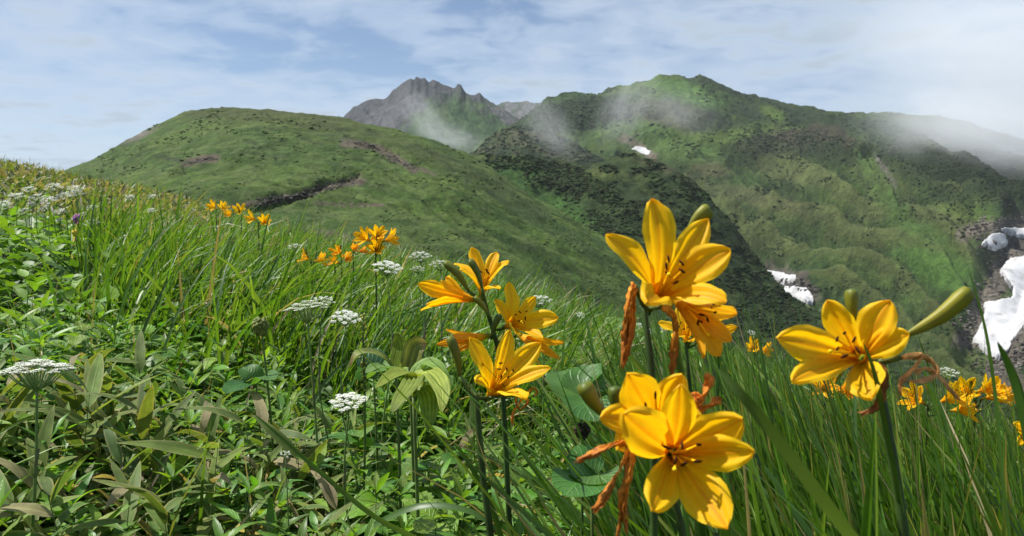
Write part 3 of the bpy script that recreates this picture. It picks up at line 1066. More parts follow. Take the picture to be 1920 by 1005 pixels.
STC = [(0.12, 0.105, 0.090), (0.085, 0.075, 0.065), (0.16, 0.145, 0.13), (0.06, 0.054, 0.047)]
stones('streambed_stones', mtn, [(1920, 418), (1830, 432), (1890, 475), (1862, 545), (1828, 620), (1880, 700), (1915, 640)], 1100, 0.75, STC, M_MTN, 31, 'brown grey boulders lining the stream bed beside the snowfield', (16, 9))
stones('gully_rocks', mtn, [(1440, 520), (1480, 533), (1520, 545)], 160, 1.2, [(0.06, 0.055, 0.05), (0.1, 0.09, 0.08)], M_MTN, 32, 'dark rocks between the two snow strips in the gully', (10, 5))
stones('trail_stones', dome, [(480, 383), (530, 372), (570, 367), (612, 351), (672, 339)], 420, 0.16, STC, M_HILL, 33, 'pale stones along the eroded scar across the dome hill', (10, 3))
stones('slope_stones', dome, [(655, 268), (700, 275), (745, 298), (780, 318)], 260, 0.16, STC, M_HILL, 34, 'pale stones in the diagonal scar high on the dome hill', (10, 3))
stones('bare_patch_stones', dome, [(352, 304), (375, 300), (400, 297)], 90, 0.16, STC, M_HILL, 35, 'stones in the small bare patch on the dome hill face', (6, 2))


# ------------------------------------------------------------------ mist and haze
def mist_mat(name, dens, scale, lo, hi, stretch=(1, 1, 1), seed=0.0):
    """scattered vapour: soft edged noise inside an ellipsoid (object coordinates run from -1 to 1)"""
    m, t = new_mat(name)
    out = N(t, 'ShaderNodeOutputMaterial')
    tcd = N(t, 'ShaderNodeTexCoord')
    ln = N(t, 'ShaderNodeVectorMath', operation='LENGTH')
    L(t, tcd, 'Object', ln, 0)
    fo = N(t, 'ShaderNodeMapRange', interpolation_type='SMOOTHSTEP')
    fo.inputs['From Min'].default_value = 1.0; fo.inputs['From Max'].default_value = 0.15
    fo.inputs['To Min'].default_value = 0.0; fo.inputs['To Max'].default_value = 1.0
    L(t, ln, 'Value', fo, 0)
    mp = N(t, 'ShaderNodeMapping')
    mp.inputs['Scale'].default_value = stretch
    mp.inputs['Location'].default_value = (seed, seed * .7, 0)
    L(t, tcd, 'Object', mp, 0)
    nz = N(t, 'ShaderNodeTexNoise', i_Scale=scale, i_Detail=8.0, i_Roughness=0.68, i_Distortion=0.9)
    L(t, mp, 0, nz, 'Vector')
    ad = N(t, 'ShaderNodeMath', operation='MULTIPLY_ADD', i_1=0.22)
    L(t, fo, 0, ad, 0); L(t, nz, 0, ad, 2)
    mr = N(t, 'ShaderNodeMapRange')
    mr.inputs['From Min'].default_value = lo; mr.inputs['From Max'].default_value = hi
    mr.inputs['To Min'].default_value = 0.0; mr.inputs['To Max'].default_value = dens
    L(t, ad, 0, mr, 0)
    mu = N(t, 'ShaderNodeMath', operation='MULTIPLY')
    L(t, mr, 0, mu, 0); L(t, fo, 0, mu, 1)
    pv = N(t, 'ShaderNodeVolumePrincipled')
    pv.inputs['Color'].default_value = (0.93, 0.95, 0.98, 1)
    pv.inputs['Anisotropy'].default_value = 0.2
    L(t, mu, 0, pv, 'Density')
    L(t, pv, 0, out, 'Volume')
    return m


def mist(px, py, d, wpx, hpx, depth, rot, dens, label, scale=3.4, lo=.50, hi=.95, stretch=(1, 1, 1), seed=0.0):
    n, k = 24, 14
    V = [(0, 0, 1)]
    for i in range(1, k):
        a = math.pi * i / k
        for j in range(n):
            b_ = 2 * math.pi * j / n
            V.append((math.sin(a) * math.cos(b_), math.sin(a) * math.sin(b_), math.cos(a)))
    V.append((0, 0, -1))
    F = [(0, 1 + j, 1 + (j + 1) % n) for j in range(n)]
    for i in range(k - 2):
        for j in range(n):
            F.append((1 + i * n + j, 1 + (i + 1) * n + j, 1 + (i + 1) * n + (j + 1) % n, 1 + i * n + (j + 1) % n))
    e = len(V) - 1
    F += [(e, 1 + (k - 2) * n + (j + 1) % n, 1 + (k - 2) * n + j) for j in range(n)]
    me = bpy.data.meshes.new('mist')
    me.from_pydata(V, [], F)
    o = add('mist', me, mist_mat('mist', dens, scale, lo, hi, stretch, seed), kind='stuff', label=label, category='mist')
    o.location = P(px, py, d)
    o.scale = (wpx / FPX * d, depth, hpx / FPX * d)
    o.rotation_euler = (0, math.radians(rot), 0)


mist(800, 225, 1150, 115, 52, 120, 52, .0048, 'thin mist wisp climbing the green side of the rocky peak', seed=1.0, stretch=(.8, 1, 1))
mist(845, 258, 1100, 110, 40, 120, 14, .0060, 'low mist lying behind the shoulder of the dome hill', seed=2.2)
mist(1030, 240, 850, 120, 60, 120, 52, .0048, 'mist wisp drifting up past the rocky knoll', seed=3.1, stretch=(.8, 1, 1))
mist(1175, 200, 950, 120, 80, 130, -64, .0048, 'tall mist wisp rising above the little snow patch', seed=4.7, stretch=(.8, 1, 1))
mist(1265, 205, 1000, 130, 60, 130, 20, .0038, 'faint mist veil below the green summit', seed=5.3)
mist(1850, 250, 800, 300, 100, 180, 17, .018, 'cloud bank spilling over the right end of the ridge', seed=6.4, scale=3.0, lo=.40)
mist(1960, 120, 860, 480, 230, 260, 14, .0100, 'grey cloud hanging above the right end of the ridge', seed=7.9, scale=1.8, lo=.34)


def haze():
    x0, x1, y0, y1, z0, z1 = -4400, 4400, -4400, 4400, -345, 420
    V = [(x, y, z) for x in (x0, x1) for y in (y0, y1) for z in (z0, z1)]
    F = [(0, 1, 3, 2), (4, 6, 7, 5), (0, 4, 5, 1), (2, 3, 7, 6), (0, 2, 6, 4), (1, 5, 7, 3)]
    me = bpy.data.meshes.new('haze'); me.from_pydata(V, [], F)
    m, t = new_mat('haze')
    out = N(t, 'ShaderNodeOutputMaterial')
    pv = N(t, 'ShaderNodeVolumePrincipled')
    pv.inputs['Color'].default_value = (0.80, 0.88, 1.0, 1)
    pv.inputs['Density'].default_value = 0.000045
    L(t, pv, 0, out, 'Volume')
    add('haze', me, m, kind='stuff', label='thin blue haze over the far mountains', category='haze')


haze()

#=====NEAR=====
# ------------------------------------------------------------------ near vegetation
def blades(base, az, th0, kap, Ln, wid, twist, colr, nseg=6, three=True, tipc=None):
    """ribbons of grass. base (n,3); az heading; th0 start lean; kap total bend; Ln length; wid half width"""
    n = len(base)
    t = np.linspace(0, 1, nseg + 1)
    th = th0[:, None] + kap[:, None] * (t[None] ** 1.6)
    mid = (th[:, 1:] + th[:, :-1]) / 2
    dl = (Ln / nseg)[:, None]
    hx = np.concatenate([np.zeros((n, 1)), np.cumsum(np.sin(mid) * dl, 1)], 1)
    hz = np.concatenate([np.zeros((n, 1)), np.cumsum(np.cos(mid) * dl, 1)], 1)
    d = np.stack([np.cos(az), np.sin(az), np.zeros(n)], -1)
    C = base[:, None, :] + hx[..., None] * d[:, None, :] + hz[..., None] * np.array([0, 0, 1.])
    tang = np.sin(th)[..., None] * d[:, None, :] + np.cos(th)[..., None] * np.array([0, 0, 1.])
    side0 = np.stack([-np.sin(az), np.cos(az), np.zeros(n)], -1)[:, None, :] + 0 * tang
    nrm = np.cross(tang, side0)
    tw = (twist[:, None] * t[None])[..., None]
    side = side0 * np.cos(tw) + nrm * np.sin(tw)
    nr2 = np.cross(tang, side)
    prof = np.interp(t, [0, .15, .5, .8, .95, 1], [.55, .9, 1, .62, .22, .03])
    w = wid[:, None, None] * prof[None, :, None]
    if three:
        V = np.stack([C - side * w, C - nr2 * w * .45, C + side * w], 2)
        k = 3
    else:
        V = np.stack([C - side * w, C + side * w], 2)
        k = 2
    V = V.reshape(n, -1, 3)
    F = []
    for i in range(nseg):
        for j in range(k - 1):
            a = i * k + j
            F.append((a, a + 1, a + k + 1, a + k))
    F = np.array(F)
    FF = (F[None] + (np.arange(n) * (nseg + 1) * k)[:, None, None]).reshape(-1, 4)
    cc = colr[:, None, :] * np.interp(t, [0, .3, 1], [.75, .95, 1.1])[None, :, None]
    if tipc is not None:
        m = (sstep(.82, 1, t)[None, :] * tipc[:, None])[..., None]
        cc = cc * (1 - m) + np.array([.30, .22, .09]) * m
    CC = np.repeat(cc[:, :, None, :], k, 2).reshape(n, -1, 3)
    return V.reshape(-1, 3), FF, CC.reshape(-1, 3)


def ground_pts(n, r, x0, x1, y0, y1, keep):
    x = r.uniform(x0, x1, n); y = r.uniform(y0, y1, n)
    z = G(x, y)
    p = np.stack([x, y, z], -1)
    top = p + np.array([0, 0, .22])
    qx, qy, qd = to_px(top)
    k = keep(x, y, qx, qy) > r.random(n)
    k &= (qd > .25) & (qx > -330) & (qx < 2250)
    return p[k]


GR_COL = np.array([(0.070, 0.155, 0.016), (0.055, 0.130, 0.015), (0.095, 0.185, 0.020), (0.042, 0.102, 0.016), (0.125, 0.205, 0.030)])


def grass_cols(r, n, mix=1.0, palette=GR_COL):
    c = palette[r.integers(0, len(palette), n)] * (0.75 + .5 * r.random(n))[:, None]
    return c


def grass_field(name, label, r, base, az_m, az_s, th_m, th_s, kap_m, kap_s, len_m, len_s, wid, nseg, three, palette=GR_COL, dry=0.035):
    n = len(base)
    az = r.normal(az_m, az_s, n)
    th = np.abs(r.normal(th_m, th_s, n))
    kap = np.clip(r.normal(kap_m, kap_s, n), .05, 2.6)
    Ln = np.clip(r.normal(len_m, len_s, n), len_m * .35, len_m * 1.6)
    w = wid * np.exp(r.normal(0, .3, n))
    tw = r.normal(0, .9, n)
    c = grass_cols(r, n, palette=palette)
    d = r.random(n) < dry
    c[d] = np.array([(0.27, 0.225, 0.14)]) * (0.6 + .6 * r.random(d.sum()))[:, None]
    b = base.copy(); b[:, 2] -= .012
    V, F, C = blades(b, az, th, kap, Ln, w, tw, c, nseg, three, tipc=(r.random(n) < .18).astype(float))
    me = quads_mesh(name, V, F, col=C)
    add(name, me, M_GRASS, kind='stuff', label=label, category='grass')
    return len(F)


R1 = np.random.default_rng(101)
# right: long lily leaves and sedge, leaning up to the left
def k_right(x, y, qx, qy):
    e = 1230 + 0 * qx
    return sstep(1180, 1420, qx) * (np.hypot(x, y) > .62)
b = ground_pts(15000, R1, .05, 2.4, .45, 2.7, k_right)
grass_field('tall_grass', 'tall dark green grass leaning in the foreground under the lilies', R1, b, math.radians(170), .6, .26, .14, .42, .35, .57, .10, .0052, 7, True)
# thin flowering wisps above them
b = ground_pts(1500, R1, .3, 1.8, .8, 2.2, k_right)
grass_field('grass_wisps', 'thin grass tips standing above the tall grass', R1, b, math.radians(160), .5, .12, .10, .30, .2, .68, .07, .0020, 7, True)
# middle distance: the arching sward left of the lilies, brushed to the right
def k_mid(x, y, qx, qy):
    rr = np.hypot(x, y)
    band = sstep(1.75, 2.2, rr) * sstep(7.5, 5.0, rr)
    a = band * sstep(90, 230, qx) * sstep(1180, 960, qx)
    clump = fbm(x * 1.1, y * 1.1, 77, 3)
    return a * (0.25 + .9 * sstep(.36, .5, clump))
b = ground_pts(26000, R1, -4.5, 1.3, 1.6, 7.0, k_mid)
grass_field('arching_grass', 'glossy arching grass sward brushed to the right behind the herbs', R1, b, math.radians(-8), 1.0, .20, .16, .85, .45, .47, .10, .0048, 7, True)
# right, farther
def k_rfar(x, y, qx, qy):
    return sstep(950, 1150, qx) * (y > 2.2)
b = ground_pts(16000, R1, -.2, 5.6, 2.2, 8.2, k_rfar)
grass_field('slope_grass', 'grass on the slope edge falling away behind the lilies', R1, b, math.radians(120), 1.2, .2, .15, .6, .4, .36, .09, .0040, 5, False)
# left far
def k_lfar(x, y, qx, qy):
    return sstep(5.0, 6.5, np.hypot(x, y)) * sstep(1150, 1000, qx) * .8
b = ground_pts(18000, R1, -11, 1.5, 4.2, 12.8, k_lfar)
grass_field('bank_grass', 'grass on the far part of the flowery bank', R1, b, math.radians(10), 1.6, .25, .18, .7, .5, .36, .09, .0048, 4, False, palette=GR_COL * 1.1)
# short grass among the herbs
def k_any(x, y, qx, qy):
    return .55 + 0 * x
b = ground_pts(3000, R1, -1.9, 1.0, 1.0, 2.6, lambda x, y, qx, qy: sstep(1300, 1100, qx) * .5)
grass_field('thin_grass', 'scattered thin grass between the leafy herbs', R1, b, math.radians(20), 2.2, .3, .25, .7, .5, .26, .08, .0022, 6, True, dry=.28)

# -------------------------------------------------- leaf shapes
def leaf_mesh(name, Lh, W, prof, nl=9, droop=.35, fold=.25, serr=0.0, wave=0.0, col=(0.06, .14, .02), mat=None, cup=0.0, seed=1, pleat=0, edgecol=None, lobes=None, na=4):
    r = random.Random(seed)
    V = []; UVs = []; C = []
    na_ = max(na, pleat * 2)
    ss = [(-1 + 2 * j / na_) for j in range(na_ + 1)]
    y = 0; z = 0
    pt = []
    for i in range(nl + 1):
        t = i / nl
        ang = .25 - droop * 2 * t
        if i:
            y += math.cos(ang) * Lh / nl; z += math.sin(ang) * Lh / nl
        pt.append((y, z, ang))
    ts = [p[0] for p in prof]; ws = [p[1] for p in prof]
    for i in range(nl + 1):
        t = i / nl
        w = W * float(np.interp(t, ts, ws))
        if serr and 0 < i < nl:
            w *= 1 + serr * (1 if i % 2 else -1)
        y0, z0, ang = pt[i]
        wv = wave * math.sin(t * 9 + seed) * W
        for j, s in enumerate(ss):
            zz = z0 + abs(s) * w * fold + cup * s * s * w + wv * s
            if pleat:
                zz += (0.10 * W * (1 if j % 2 else -1)) * min(1, 4 * t) * (1 - t * .6)
            back = -abs(s) * w * .22
            V.append((s * w, y0 + back * math.cos(ang), zz))
            UVs.append((.5 + .5 * s, t))
            k = 1.0
            c = np.array(col)
            if edgecol is not None and abs(s) > .8:
                c = np.array(edgecol)
            if edgecol is not None and t > .9:
                c = np.array(edgecol)
            C.append(c * (1 + .12 * (r.random() - .5)))
    F = grid_faces(nl + 1, na_ + 1)
    me = quads_mesh(name, V, F, col=np.array(C), uv=np.array(UVs))
    me.materials.append(mat or M_LEAF)
    return me


PR_LANCE = [(0, .08), (.08, .22), (.3, .85), (.45, 1), (.7, .72), (.9, .28), (1, .02)]
PR_OVATE = [(0, .12), (.06, .45), (.2, .9), (.35, 1), (.55, .88), (.75, .58), (.9, .25), (1, .02)]
PR_HEART = [(0, .55), (.06, .85), (.2, 1), (.4, .98), (.6, .80), (.8, .48), (.93, .18), (1, .02)]
PR_ROUND = [(0, .60), (.1, .9), (.3, 1), (.6, .98), (.8, .78), (.93, .45), (1, .15)]
PR_BAMB = [(0, .15), (.08, .6), (.2, .95), (.45, 1), (.7, .75), (.88, .38), (1, .02)]

LANCE = [leaf_mesh('leaf', .076, .0088, PR_LANCE, 8, d, .28, .06, w, c, seed=k, na=4)
         for k, (d, w, c) in enumerate([(.30, .06, (.105, .225, .022)), (.45, .1, (.085, .195, .022)), (.60, .08, (.120, .240, .026)), (.18, .0, (.140, .260, .030))])]
OVATE = [leaf_mesh('leaf', .078, .026, PR_OVATE, 14, d, .16, .07, w, c, seed=k + 9, na=6)
         for k, (d, w, c) in enumerate([(.30, .06, (.125, .255, .022)), (.45, .1, (.100, .225, .022)), (.25, .12, (.160, .290, .028)), (.5, .1, (.080, .185, .020))])]
LOBED = [leaf_mesh('leaf', .085, .030, [(0, .10), (.08, .3), (.20, .95), (.26, .62), (.33, .55), (.45, 1.0), (.50, .62), (.57, .5), (.68, .72), (.73, .42), (.85, .34), (1, .02)], 22, d, .14, .0, w, c, seed=k + 19, na=4)
         for k, (d, w, c) in enumerate([(.30, .06, (.090, .215, .026)), (.48, .12, (.075, .185, .026)), (.2, .1, (.115, .25, .03))])]
BAMB = [leaf_mesh('leaf', .150, .0125, PR_BAMB, 10, d, .18, 0, w, c, M_LEAFPAR, seed=k + 29, edgecol=e, na=6)
        for k, (d, w, c, e) in enumerate([(.25, .1, (.115, .185, .036), (.22, .25, .08)), (.5, .12, (.095, .155, .038), (.28, .27, .11)), (.15, .06, (.140, .205, .045), (.28, .28, .10)), (.65, .2, (.27, .24, .12), (.34, .30, .17))])]
ROUND = [leaf_mesh('leaf', .120, .058, PR_ROUND, 14, d, .12, .035, w, c, seed=k + 39, na=8, cup=.1)
         for k, (d, w, c) in enumerate([(.2, .1, (.042, .120, .030)), (.35, .12, (.036, .100, .028))])]
VERAT = [leaf_mesh('leaf', .20, .045, PR_BAMB, 14, d, .30, 0, .05, c, M_LEAFPAR, seed=k + 49, pleat=7, cup=.15, edgecol=e)
         for k, (d, c, e) in enumerate([(.55, (.145, .205, .045), (.19, .22, .06)), (.75, (.125, .19, .042), (.17, .2, .05)), (.25, (.16, .20, .05), (.22, .2, .07))])]

def stem_mesh(h, bend, r0, r1, col, seed=0, n=6):
    m = MB()
    rr = random.Random(seed)
    a = rr.random() * 6.28
    pts = [Vector((math.cos(a) * bend * (i / (n - 1)) ** 1.6, math.sin(a) * bend * (i / (n - 1)) ** 1.6, -.015 + (h + .015) * i / (n - 1))) for i in range(n)]
    m.tube(pts, [r0 + (r1 - r0) * i / (n - 1) for i in range(n)], col, 5)
    return m.mesh('stem', M_STEM), pts


STEM_V = [stem_mesh(1.0, .10 + .05 * k, .010, .005, (.070, .130, .03), k) for k in range(4)]


def put_leaf(me, parent, loc, yaw, pitch, roll, s, name='leaf'):
    o = bpy.data.objects.new(name, me)
    COL.objects.link(o)
    o.parent = parent
    o.location = loc
    o.rotation_euler = (pitch, roll, yaw)
    o.scale = (s, s, s)
    return o


NAT = {}


def free_spots(r, n, keep, x0, x1, y0, y1, mind, store):
    out = []
    tries = 0
    while len(out) < n and tries < n * 60:
        tries += 1
        x = r.uniform(x0, x1); y = r.uniform(y0, y1)
        if any((x - a) ** 2 + (y - b_) ** 2 < mind * mind for a, b_ in store):
            continue
        z = Gf(x, y)
        qx, qy, qd = to_px(np.array([[x, y, z + .18]]))
        if not (-120 < qx[0] < 2040) or qy[0] > 1150:
            continue
        if r.random() > keep(x, y, qx[0], qy[0]):
            continue
        store.append((x, y))
        out.append((x, y, z))
    return out


RP = random.Random(404)
SPOTS = []


def lance_plant(x, y, z, label, group, h=None, leaf=LANCE, name='leafy_herb', cat='herb', whorls=None, sc=1.0):
    h = h or RP.uniform(.15, .27)
    t = thing(name, label, cat, (x, y, z), group, RP.random() * 6.28)
    sm, pts = RP.choice(STEM_V)
    st = bpy.data.objects.new('stem', sm); COL.objects.link(st); st.parent = t
    st.scale = (h * .6, h * .6, h)
    nw = whorls or RP.randint(3, 4)
    ph = RP.random() * 6
    for w in range(nw):
        f = .35 + .65 * (w + 1) / nw
        k = RP.randint(4, 5)
        q = f * (len(pts) - 1); i = min(int(q), len(pts) - 2); a = q - i
        p = pts[i].lerp(pts[i + 1], a)
        p = Vector((p.x * h * .6, p.y * h * .6, p.z * h))
        for j in range(k):
            put_leaf(RP.choice(leaf), t, p, ph + w * .9 + j * 6.283 / k + RP.uniform(-.25, .25), RP.uniform(-.1, .55) + (.45 if w == nw - 1 else 0), RP.uniform(-.3, .3),
                     sc * RP.uniform(.8, 1.25) * (.72 if w == nw - 1 else 1))
    return t


def broad_plant(x, y, z, label, group, leaf, name, cat, n, h, sc, pitch=(-.25, .45)):
    t = thing(name, label, cat, (x, y, z), group, RP.random() * 6.28)
    sm, pts = RP.choice(STEM_V)
    st = bpy.data.objects.new('stem', sm); COL.objects.link(st); st.parent = t
    st.scale = (h * .6, h * .6, h)
    for j in range(n):
        f = RP.uniform(.55, 1.0) if j else 1.0
        q = f * (len(pts) - 1); i = min(int(q), len(pts) - 2)
        p = pts[i].lerp(pts[i + 1], q - i)
        p = Vector((p.x * h * .6, p.y * h * .6, p.z * h))
        put_leaf(RP.choice(leaf), t, p, j * 2.4 + RP.uniform(-.4, .4), RP.uniform(*pitch), RP.uniform(-.35, .35), sc * RP.uniform(.7, 1.2))
    return t


def bamboo_plant(x, y, z, label, group, h=.2, n=6, sc=1.0):
    t = thing('dwarf_bamboo', label, 'bamboo', (x, y, z), group, RP.random() * 6.28)
    sm, pts = RP.choice(STEM_V)
    st = bpy.data.objects.new('stem', sm); COL.objects.link(st); st.parent = t
    st.scale = (h * .5, h * .5, h)
    for j in range(n):
        f = .45 + .55 * (j + 1) / n
        q = f * (len(pts) - 1); i = min(int(q), len(pts) - 2)
        p = pts[i].lerp(pts[i + 1], q - i)
        p = Vector((p.x * h * .5, p.y * h * .5, p.z * h))
        put_leaf(RP.choice(BAMB[:3] if RP.random() < .88 else BAMB[3:]), t, p, j * 2.2 + RP.uniform(-.5, .5), RP.uniform(.0, 1.05), RP.uniform(-.5, .5), sc * RP.uniform(.6, 1.1))
    return t


MARKS = [((-.62, 1.02), 'the large white umbel'), ((-.25, 1.15), 'the flat low umbel'), ((-.42, 1.45), 'the greenish umbel'), ((-.16, 1.22), 'the pleated hellebore'), ((-.03, .80), 'the middle lily stem'),
         ((-.50, 1.55), 'the round seed head'), ((.10, .95), 'the dark seed head'), ((.20, .85), 'the low lily'), ((-.9, 1.9), 'the left grass clump'), ((-.45, 2.2), 'the arching grass'), ((.25, 1.9), 'the drop behind the lilies'), ((-.95, 1.35), 'the left bank'), ((-.30, .92), 'the long flat blade'), ((-.62, 1.25), 'the dry bamboo')]


def near_mark(x, y):
    return min(MARKS, key=lambda q: (q[0][0] - x) ** 2 + (q[0][1] - y) ** 2)[1]


# bamboo in the bottom left corner and below the lilies
def k_bam(x, y, qx, qy):
    return (y > 1.0) * max(float(sstep(430, 250, qx) * sstep(730, 800, qy)), .55 * float(sstep(60, 30, abs(qx - 880)) * sstep(700, 760, qy) * sstep(900, 850, qy)), .35 * float(sstep(120, 60, abs(qx - 560)) * sstep(780, 850, qy)))
for p in free_spots(RP, 46, k_bam, -1.3, .3, .85, 1.9, .075, SPOTS):
    bamboo_plant(*p, 'dwarf bamboo with pale edged olive leaves near ' + near_mark(p[0], p[1]), 'dwarf bamboo among the herbs', h=RP.uniform(.18, .30), n=RP.randint(6, 9), sc=RP.uniform(.75, 1.05))
# broad yellow green leaves
def k_ov(x, y, qx, qy):
    a = sstep(150, 40, qx) * sstep(640, 700, qy) * sstep(860, 800, qy)
    b2 = sstep(180, 90, abs(qx - 360)) * sstep(580, 610, qy) * sstep(740, 690, qy)
    c = sstep(150, 60, abs(qx - 760)) * sstep(780, 820, qy)
    d = .5 * sstep(150, 60, abs(qx - 1020)) * sstep(760, 820, qy)
    return float(max(a, b2, c, d, .12 * (qx < 1100)))
for p in free_spots(RP, 100, k_ov, -1.9, .6, .95, 2.5, .075, SPOTS):
    broad_plant(*p, 'low herb with broad toothed yellow green leaves near ' + near_mark(p[0], p[1]), 'broad leaved herbs', OVATE, 'broadleaf_herb', 'herb', RP.randint(5, 7), RP.uniform(.14, .26), RP.uniform(.8, 1.15))
def k_lob(x, y, qx, qy):
    return float(max(sstep(140, 60, abs(qx - 340)) * sstep(830, 870, qy), sstep(100, 40, abs(qx - 640)) * sstep(760, 800, qy) * sstep(900, 860, qy), .6 * sstep(120, 60, abs(qx - 1000)) * sstep(760, 800, qy), .1 * (qx < 1150)))
for p in free_spots(RP, 55, k_lob, -1.6, .6, .9, 2.4, .075, SPOTS):
    broad_plant(*p, 'low herb with deeply lobed green leaves near ' + near_mark(p[0], p[1]), 'lobed leaf herbs', LOBED, 'lobed_herb', 'herb', RP.randint(5, 8), RP.uniform(.10, .2), RP.uniform(.7, 1.1))
def k_rnd(x, y, qx, qy):
    return float(max(sstep(90, 40, abs(qx - 1090)) * sstep(660, 690, qy) * sstep(960, 900, qy), .5 * sstep(80, 40, abs(qx - 470)) * sstep(620, 660, qy) * sstep(740, 700, qy), .7 * sstep(50, 30, abs(qx - 720)) * sstep(650, 670, qy) * sstep(730, 700, qy)))
for p in free_spots(RP, 8, k_rnd, -1.6, .5, .85, 2.6, .12, SPOTS):
    broad_plant(*p, 'low plant with rounded dark green leaves near ' + near_mark(p[0], p[1]), 'round leaved plants', ROUND, 'round_leaf_plant', 'plant', RP.randint(3, 4), RP.uniform(.10, .2), RP.uniform(.7, 1.05), (-.3, .2))
def k_lan(x, y, qx, qy):
    a = float(sstep(1180, 1000, qx) * sstep(600, 660, qy))
    return max(a, .15 * (qx < 1250) * (qy > 640), .12 * (qy > 600)) * (.35 if qx < 330 and qy > 790 else 1)
for p in free_spots(RP, 290, k_lan, -1.7, .8, .9, 2.15, .050, SPOTS):
    hh = RP.uniform(.15, .27)
    lance_plant(*p, ('tall' if hh > .22 else 'short' if hh < .185 else 'middling') + ' herb with whorls of narrow pointed leaves near ' + near_mark(p[0], p[1]), 'narrow leaved herbs carpeting the foreground', h=hh)


def ribbon_leaf(name, parent, off, pts, hw, col, mat, pleat=0, cup=.25, edge=None, up=Vector((0, -.35, 1)), nl=18, tipcol=None, prof=PR_BAMB, wave=0.0):
    """a leaf laid along a path of world points"""
    W = smooth_path(pts, nl)
    na = max(6, pleat * 2)
    V = []; UV = []; C = []
    for i, p in enumerate(W):
        t = i / (nl - 1)
        tg = (W[min(i + 1, nl - 1)] - W[max(i - 1, 0)]).normalized()
        sd_ = tg.cross(up).normalized()
        nn = sd_.cross(tg).normalized()
        w = hw * float(np.interp(t, [q[0] for q in prof], [q[1] for q in prof]))
        for j in range(na + 1):
            s_ = -1 + 2 * j / na
            h = cup * s_ * s_ * w + wave * hw * math.sin(t * 11 + s_ * 2) * abs(s_)
            if pleat:
                h += .14 * hw * (1 if j % 2 else -1) * min(1, 4 * t + .2) * (1 - .7 * t)
            V.append(tuple(p + sd_ * (s_ * w) + nn * h))
            UV.append((.5 + .5 * s_, t))
            c = np.array(col, float)
            if pleat and j % 2:
                c = c * np.array((1.5, 1.4, 1.4))
            if edge is not None and abs(s_) > .85:
                c = np.array(edge)
            if tipcol is not None:
                k = float(sstep(.72, .92, t)); c = c * (1 - k) + np.array(tipcol) * k
            C.append(c)
    me = quads_mesh(name, np.array(V) - np.array(off), grid_faces(nl, na + 1), col=np.array(C), uv=np.array(UV))
    return add(name, me, mat, parent)


def path_plant(name, label, cat, hub, leaves, mat, stem_r=.0042, stemcol=(.10, .15, .04), group=None, wk=1.0, **kw):
    """leaves: list of (list of (px,py,d), half width, colour, options)"""
    h = P(*hub)
    foot = Vector((h.x, h.y + .02, 0)); foot.z = Gf(foot.x, foot.y)
    t = thing(name, label, cat, foot, group)
    off = tuple(foot)
    m = MB()
    m.tube(smooth_path([foot - Vector((0, 0, .02)), foot.lerp(h, .5) + Vector((.004, 0, 0)), h], 8), list(np.linspace(stem_r, stem_r * .55, 8)), stemcol, 7)
    m.build('stem', M_STEM, t, off)
    for pts, hw, col, opt in leaves:
        ribbon_leaf('leaf', t, off, [h] + [P(*q) for q in pts], hw * wk, col, mat, **{**kw, **opt})
    return t


YG = (.165, .235, .036); YG2 = (.125, .20, .032)
path_plant('false_hellebore', 'yellow green pleated hellebore plant with arching ribbed leaves left of the middle lilies', 'plant', (775, 742, 1.22), [
    ([(765, 700, 1.20), (735, 705, 1.16), (705, 728, 1.12)], .017, YG, {}),
    ([(790, 705, 1.24), (812, 702, 1.20), (830, 735, 1.15), (828, 775, 1.12)], .019, YG, {}),
    ([(778, 708, 1.20), (770, 722, 1.14), (748, 752, 1.10), (735, 775, 1.08)], .016, YG2, {}),
    ([(800, 735, 1.20), (806, 770, 1.15), (802, 808, 1.13)], .018, YG, {}),
    ([(785, 700, 1.26), (800, 680, 1.26), (824, 690, 1.24), (845, 720, 1.22)], .016, YG2, {}),
], M_LEAFPAR, pleat=5, cup=.3, wk=1.0)
path_plant('false_hellebore', 'hellebore plant with one upright folded leaf and a long browned leaf', 'plant', (742, 700, 1.42), [
    ([(748, 672, 1.42), (752, 650, 1.42), (745, 632, 1.42), (738, 628, 1.42)], .020, YG, {'up': Vector((-.6, -1, .1))}),
    ([(722, 672, 1.40), (695, 660, 1.38), (668, 664, 1.36), (655, 690, 1.36)], .014, (.15, .18, .05), {'tipcol': (.20, .13, .07)}),
    ([(760, 690, 1.40), (785, 700, 1.38), (800, 722, 1.36)], .016, YG2, {}),
    ([(730, 690, 1.38), (705, 688, 1.34), (685, 700, 1.32)], .018, (.10, .16, .045), {}),
], M_LEAFPAR, pleat=5, cup=.3, wk=.95)
path_plant('folded_leaf_plant', 'olive folded leaf with a withered brown top left of the slim bud', 'plant', (768, 690, 1.3), [
    ([(775, 668, 1.3), (782, 650, 1.3), (800, 646, 1.3)], .019, (.11, .12, .03), {'tipcol': (.24, .16, .09), 'up': Vector((-.3, -1, .2)), 'prof': PR_ROUND})], M_LEAFPAR, pleat=3, cup=.5)
DG = (.065, .160, .028)
